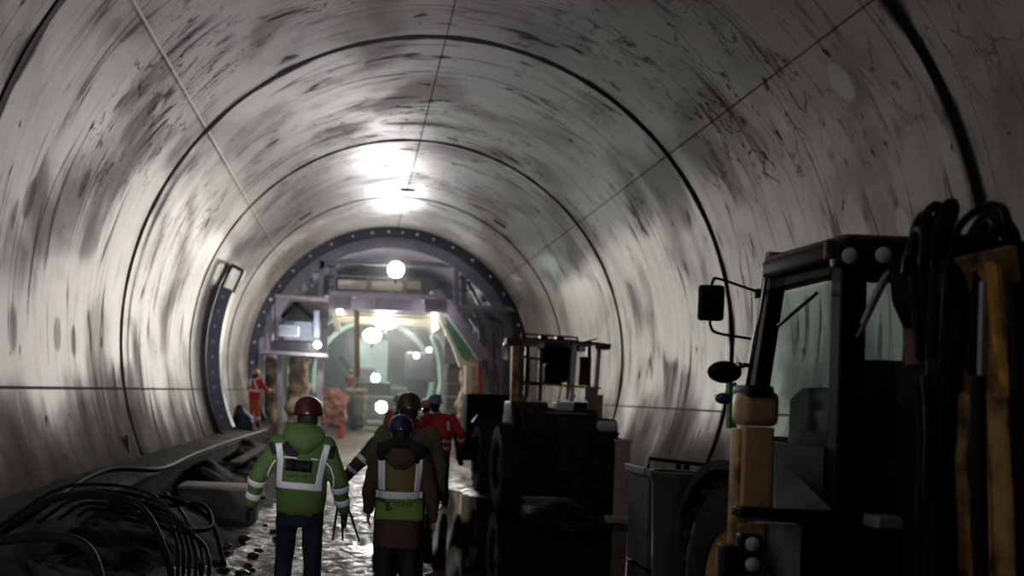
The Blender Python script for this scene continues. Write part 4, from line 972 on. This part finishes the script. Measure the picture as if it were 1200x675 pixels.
# ---- tall bin and steel skip beyond the backhoe
bn = W(793, 590, 7.0)
bm = BM(); lathe(bm, [(0, 0), (.145, 0), (.16, .1), (.20, 1.30), (.225, 1.34), (.225, 1.39), (.195, 1.39), (.15, .2), (0, .2)], (bn.x, 7.0, .0), 'Z', 32)
tag(obj('barrel', bm, mat('black_plastic', (.09, .088, .10), .5), None, True, 40), 'tall black tapered plastic drum standing left of the backhoe wheel', 'drum')
sk = thing('steel_skip', 'grey steel skip with a pale rim and rail, half hidden behind the black drum', 'skip', (2.5, 9.5, 0))
x0 = W(737, 560, 10.6).x
M_skip = mat('skip_grey', (.17, .17, .175), .6, 0, scale=4)
bm = BM(); prism(bm, [(x0, 1.16), (x0+.02, 0.02), (3.5, .02), (3.7, 1.04)], 9.9, 10.6, 'Y'); obj('body', bm, M_skip, sk)
bm = BM(); prism(bm, [(x0-.03, 1.10), (x0-.03, 1.18), (3.72, 1.06), (3.72, .98)], 9.84, 9.92, 'Y'); beam(bm, (x0-.03, 9.9, 1.14), (x0-.03, 10.6, 1.14), .06, .08, (0, 0, 1)); obj('rim', bm, mat('pale_steel_rim', (.42, .44, .52), .5), sk)
bm = BM(); tube(bm, [(x0+.03, 10.0, 1.14), (x0+.03, 10.0, 1.29), (3.5, 10.0, 1.20), (3.5, 10.0, 1.05)], .022, 8); obj('rail', bm, M_black, sk, True)
for xx in (x0+.35, x0+.45): bx('lug', xx, xx+.05, 9.96, 10.06, 1.13, 1.26, M_black, sk, .005)
bm = BM(); p = W(730, 515, 13.6); box(bm, (p.x, 13.6, p.z/2), (.19, .2, p.z), bev=.02); box(bm, (p.x, 13.6, .05), (.4, .4, .1), bev=.01); box(bm, (p.x, 13.6, p.z-.03), (.23, .24, .05), bev=.01)
tag(obj('marker_post', bm, mat('beige_post', (.62, .55, .45), .7)), 'thick beige post standing between the loader and the grey skip', 'post')

# ---- wheel loader, mid distance
wl = thing('wheel_loader', 'mud caked wheel loader with battered open cab, parked at the right beyond the skip', 'wheel loader', (2.3, 15.5, 0))
def lb(name, px0, py0, px1, py1, Y, d, m, bev=.03, parent=None):
    a = W(px0, py0, Y); b = W(px1, py1, Y); bm = BM(); box(bm, ((a.x+b.x)/2, Y+d/2, (a.z+b.z)/2), (abs(b.x-a.x), d, abs(a.z-b.z)), (0, 0, 0), bev, 3); return obj(name, bm, m, parent or wl, True, 40)
def lpost(name, x0, y0, x1, y1, Y, w, m, d=.12):
    bm = BM(); beam(bm, W(x0, y0, Y), W(x1, y1, Y), w*Y/FPX, d); return obj(name, bm, m, wl)
M_darkbody = mat('mud_black_body', (.045, .04, .04), .6, 0, spec=.3, scale=7, col2=(.008, .008, .008), bump=.7)
lb('engine_body', 612, 487, 722, 586, 14.3, 2.0, M_darkbody, .10); lb('engine_cover', 640, 478, 702, 505, 14.6, 1.6, M_darkbody, .14)
lb('rear_counterweight', 655, 500, 715, 575, 14.2, .3, M_darkbody, .06)
for k in range(5): lb('grille_bar', 622, 505+12*k, 650, 511+12*k, 14.2, .15, M_darkbody, .01)
lb('side_tank', 600, 470, 640, 560, 14.5, .8, mat('rust_dark', (.07, .03, .02), .6, 0, scale=10, col2=(.015, .01, .01)), .06)
for k in range(6):
    bm = BM(); tube(bm, spline([W(604+6*k, 478+3*(k % 3), 14.4), W(607+6*k+3*math.sin(k), 510, 14.35), W(603+6*k, 545, 14.4), W(606+6*k, 575, 14.45)]), .022, 8); obj('hydraulic_hose', bm, M_brown if k % 2 else M_hose, wl, True)
lb('white_fender', 702, 493, 724, 507, 14.15, .7, M_white, .08)
tyre('rear_tyre', W(598, 560, 14.4).x, 14.75, .74, .42, wl, M_dark); tyre('rear_tyre', W(706, 560, 14.6).x+.05, 14.9, .72, .44, wl, M_dark)
tyre('front_tyre', W(571, 560, 17).x, 17.2, .74, .46, wl, M_dark); tyre('front_tyre', W(571, 560, 17).x+1.7, 17.2, .74, .46, wl, M_dark)
lb('front_frame', 590, 500, 690, 560, 16.6, 1.4, M_darkbody, .05)
lb('bucket', 548, 461, 597, 511, 18.0, .9, M_dark, .04); lb('bucket_edge', 546, 505, 598, 512, 17.9, .1, M_black, .01)
bm = BM()
for k in range(7): beam(bm, W(550+7*k, 511, 17.95), W(549+7*k, 521, 17.95), .05, .04)
obj('bucket_teeth', bm, M_black, wl)
lpost('lift_arm', 590, 515, 556, 490, 17.2, 12, M_black, .15); lpost('coupler', 536, 508, 552, 512, 17.5, 10, M_black, .3); lpost('coupler_fork', 533, 505, 540, 545, 17.5, 6, M_black, .2)
lb('step_plate', 536, 512, 556, 540, 17.3, .2, M_dark, .02)
# cab frame
lpost('rops_post', 604, 402, 602, 490, 15.0, 8.5, M_yellow, .2); lpost('cab_post', 634, 405, 632, 470, 15.3, 4, M_brown)
lpost('cab_post', 674, 402, 669, 470, 15.2, 4.5, M_white); lpost('cab_post', 672, 402, 664, 468, 15.35, 3, M_brown); lpost('cab_post', 702, 405, 697, 470, 15.3, 4, mat('lilac_post', (.40, .36, .40), .6)); lpost('cab_post', 618, 400, 616, 465, 16.4, 4, M_black); lpost('cab_post', 690, 400, 689, 470, 16.4, 4, M_black)
lb('roof_plate', 606, 397, 704, 404, 15.1, 1.5, M_greyst, .02); lpost('roof_edge', 592, 400, 610, 402, 15.0, 8, M_brown, .3); lpost('roof_edge', 700, 405, 713, 407, 15.0, 6, M_brown, .3)
lpost('roof_rack', 612, 391, 676, 395.5, 15.1, 1.7, M_brown, .05); lpost('roof_rack', 612, 396, 676, 399.5, 15.1, 1.7, M_brown, .05); lpost('roof_rack', 676, 395, 677, 402, 15.1, 1.7, M_brown, .05); lpost('roof_rack', 612, 390, 612, 400, 15.1, 2.5, M_brown, .05)
for xx in (638, 657): lb('roof_vent', xx-4, 393, xx+4, 400, 15.2, .2, M_black, .01)
lpost('mirror_bracket', 684, 401, 700, 397, 15.1, 1.7, M_brown, .04)
lpost('cab_rail', 600, 448, 636, 450, 15.0, 4.5, M_brown, .08); lpost('cab_rail', 636, 450, 704, 455, 15.0, 2.2, mat('orange_rail', (.55, .28, .06), .5), .06); lpost('cab_rail', 612, 418, 632, 421, 15.1, 2.5, M_brown, .05)
lb('cab_interior', 637, 406, 668, 448, 16.0, .5, M_dark, .05); lb('operator_seat', 640, 425, 660, 452, 15.6, .4, M_dark, .08); lb('cab_side_sheet', 680, 418, 692, 452, 16.0, .1, mat('dull_green_sheet', (.08, .08, .05), .7), .01)
for (x, y) in ((635, 405), (682, 408)):
    l = lb('work_lamp', x-4, y-4, x+4, y+4, 14.95, .12, M_black, .02); bm = BM(); lathe(bm, [(0, -.01), (.035, -.006), (.05, 0)], W(x, y, 14.94), 'Y', 16); obj('lens', bm, mat('lamp_lens', (.75, .78, .85), .1), l, True)
lb('white_box', 653, 471, 672, 482, 14.6, .4, M_white, .03); lpost('white_strap', 672, 462, 668, 470, 14.9, 6, M_white, .05); lb('ledge', 638, 482, 688, 487, 14.5, .5, M_greyst, .02)
lb('tan_panel', 689, 462, 706, 496, 15.2, .1, M_tan, .02); lb('lilac_flap', 686, 455, 698, 470, 15.0, .05, M_lilac, .01); lb('black_box', 673, 471, 688, 484, 14.8, .4, M_black, .02)
bm = BM(); ball(bm, W(595, 494, 14.3), .05, (1.4, 1, .8)); obj('marker_lamp', bm, M_white, wl, True)
lpost('exhaust_pipe', 602, 500, 600, 470, 14.4, 3, M_brown, .06)

# ---- steel arch standing against the left wall
sa = thing('arch_rib', 'black steel arch rib standing against the left tunnel wall', 'arch rib', (-4.5, 21.6, .7))
bm = BM(); lathe(bm, [(4.60, 21.5), (4.93, 21.5), (4.93, 22.0), (4.60, 22.0), (4.60, 21.5)], (0, 0, ZC), 'Y', 40, R(160), R(204)); obj('rib', bm, M_navysteel, sa, True, 30)
for k in range(9):
    a = R(163+4.6*k); bm = BM(); c = V((4.77*math.cos(a), 21.47, ZC+4.77*math.sin(a))); tube(bm, [c, c+V((0, -.05, 0))], .04, 6); obj('bolt', bm, M_lilac, sa)
bm = BM(); a0, a1 = R(153), R(160.5); pts = [V((r*math.cos(a), 21.75, ZC+r*math.sin(a))) for r, a in ((4.92, a1), (4.92, a0), (4.60, a0), (4.60, a1))]
for i in range(3): beam(bm, pts[i], pts[i+1], .07, .3)
obj('end_frame', bm, M_black, sa)
# brackets on the crown
for (x0, y0, x1, y1, lab) in ((351, 258, 365, 249, 'small dark bar fixed on the crown, left of the bright glare'), (469, 223, 486, 223.5, 'small dark bar fixed on the crown beside the bright glare'), (579, 258, 592, 267, 'small dark bar fixed on the crown, right of the bright glare')):
    a, t = ang((x0+x1)/2, (y0+y1)/2); q0, q1 = W(x0, y0, t-.08), W(x1, y1, t-.08); bm = BM(); up = V((-math.cos(R(a)), 0, -math.sin(R(a))))
    beam(bm, q0, q1, .06, .05, up); 
    for q in (q0, q1): 
        c = V((0, q.y, ZC)); d = (q-c).normalized(); tube(bm, [q, c+d*(RT+.02)], .02, 6)
    tag(obj('wall_bracket', bm, M_brown), lab, 'bracket', 'brackets on the crown')

# ---- clutter on the left
cx = thing('equipment_case', 'grey steel case with rounded lid lying on the muck at the left', 'case', (-3.05, 12, .02))
bm = BM(); a = W(214, 572, 12); b = W(300, 612, 12); box(bm, ((a.x+b.x)/2, 12, .27), (b.x-a.x, .6, .5), bev=.03); obj('body', bm, mat('case_grey', (.16, .18, .20), .55, 0, scale=4), cx, True, 40)
bm = BM(); box(bm, ((a.x+b.x)/2, 12, .535), (b.x-a.x+.03, .63, .05), bev=.02); obj('lid', bm, mat('case_lid', (.5, .48, .45), .5, 0, scale=4), cx, True, 40)
def hz(x, y):
    u = max(0, min(1, (-2.25-x)/1.3)); return max(-.02, u*.62*(.75+.6*noise.noise(Vector((x*.8, y*.45, 4))))+.10*noise.noise(Vector((x*3, y*3, 1)))*u)
HL = ['thick grey hose arching over the muck at the bottom left corner', 'hose looping toward the wall above the bottom left corner', 'long hose running along the kerb at the left', 'coiled hose end near the grey case', 'thin hose draped from the heap toward the walking workers']
hp = [[(-3.9, 5.0, .55), (-3.5, 5.6, .85), (-3.0, 6.0, .8), (-2.7, 5.6, .4), (-2.5, 5.0, .1)], [(-3.9, 6.2, .6), (-3.6, 7.2, .95), (-3.1, 7.8, .85), (-2.7, 7.4, .45), (-2.5, 6.8, .12)],
      [(-3.95, 7.5, .75), (-3.9, 9.5, .95), (-3.6, 11, .85), (-3.75, 14, .8), (-3.7, 18, .8), (-3.6, 24, .75)], [(-3.3, 9.2, .6), (-2.8, 9.5, .62), (-2.6, 9.0, .45), (-2.9, 8.5, .5), (-3.3, 8.7, .62), (-3.2, 9.3, .72), (-2.7, 9.4, .5), (-2.4, 8.8, .1)],
      [(-3.4, 10.5, .6), (-2.9, 9.2, .5), (-2.5, 8.0, .18), (-2.35, 7.0, .06), (-2.5, 5.5, .05)]]
for lab, pts, r in zip(HL, hp, (.038, .032, .035, .026, .022)):
    bm = BM(); tube(bm, spline(pts, 10), r, 10); tag(obj('hose', bm, M_hose, None, True), lab, 'hose', 'hoses on the muck heap')
for k in range(6):
    pts = [(-3.95+.1*k, 6.8+.2*k, .74), (-3.7+.07*k, 7.8, .98-.05*k), (-3.1+.1*k, 8.4-.1*k, .86-.06*k), (-2.75+.08*k, 8.0-.1*k, .50-.02*k), (-2.6+.06*k, 7.4-.1*k, .12)]
    bm = BM(); tube(bm, spline(pts, 8), .018, 8); tag(obj('cable', bm, M_hose, None, True), 'black cable in the bundle lying over the left muck heap', 'cable', 'bundle of cables on the heap')
for (x, y, l, rz, lab) in ((-2.75, 14.5, 2.6, 8, 'weathered plank lying on the muck behind the grey case'), (-3.2, 17.5, 3.0, -5, 'plank lying farther along the muck near the kerb')):
    bm = BM(); box(bm, (x, y, hz(x, y)+.10), (.22, l, .05), (3, 0, rz), .008); tag(obj('plank', bm, mat('old_plank', (.10, .08, .06), .8, 0, scale=8)), lab, 'plank')
M_rubble = M_mudheap
for k in range(26):
    x = random.uniform(-2.55, -1.95); y = random.uniform(6.0, 13.0); r = random.uniform(.025, .06)
    bm = BM(); t = bmesh.new(); bmesh.ops.create_icosphere(t, subdivisions=2, radius=r)
    for v in t.verts: v.co *= 1+.35*noise.noise(v.co*9+V((k, 0, 0)))
    t.transform(Matrix.Translation((x, y, max(fh(x, y), hz(x, y))+r*.35)) @ Matrix.Diagonal((1.3, 1, .7, 1))); merge(bm, t)
    tag(obj('stone', bm, mat('wet_stone', (.03, .027, .024), .3, 0), None, True), 'wet dark stone at the muddy edge of the left heap', 'stone', 'wet stones along the heap edge')
# wall post stub at the lower left wall
bm = BM(); q = W(146, 538, 13.3); box(bm, (q.x+.05, 13.3, .9), (.05, .05, .45), (0, -8, 0), .005); tag(obj('rebar_stub', bm, M_black), 'short dark steel stub sticking up from the kerb at the left wall', 'steel stub')

bm = BM(); a = W(421, 398, 62); b = W(453, 452, 62); box(bm, ((a.x+b.x)/2, 62, a.z/2), (b.x-a.x, .4, a.z), bev=.03)
tag(obj('bulkhead_panel', bm, mat('pale_bulkhead', (.42, .46, .42), .7, 0, scale=1)), 'pale grey green upright panel closing the far end of the tunnel', 'panel')

# thin haze hanging around the gantry and the far tunnel
bm = BM(); bmesh.ops.create_cone(bm, cap_ends=True, segments=40, radius1=4.9, radius2=4.9, depth=36); bm.transform(Matrix.Translation((0, 46.5, ZC)) @ Matrix.Rotation(PI/2, 4, 'X'))
HM = bpy.data.materials.new('haze'); HM.use_nodes = True; hn = HM.node_tree.nodes; hn.clear()
vo = hn.new('ShaderNodeVolumePrincipled'); oo = hn.new('ShaderNodeOutputMaterial'); vo.inputs['Density'].default_value = .007; vo.inputs['Anisotropy'].default_value = .55
vo.inputs['Color'].default_value = (.9, .95, .95, 1)
HM.node_tree.links.new(vo.outputs[0], oo.inputs['Volume'])
tag(obj('haze', bm, HM), 'thin dusty haze glowing around the lamps of the gantry', 'haze', kind='stuff')
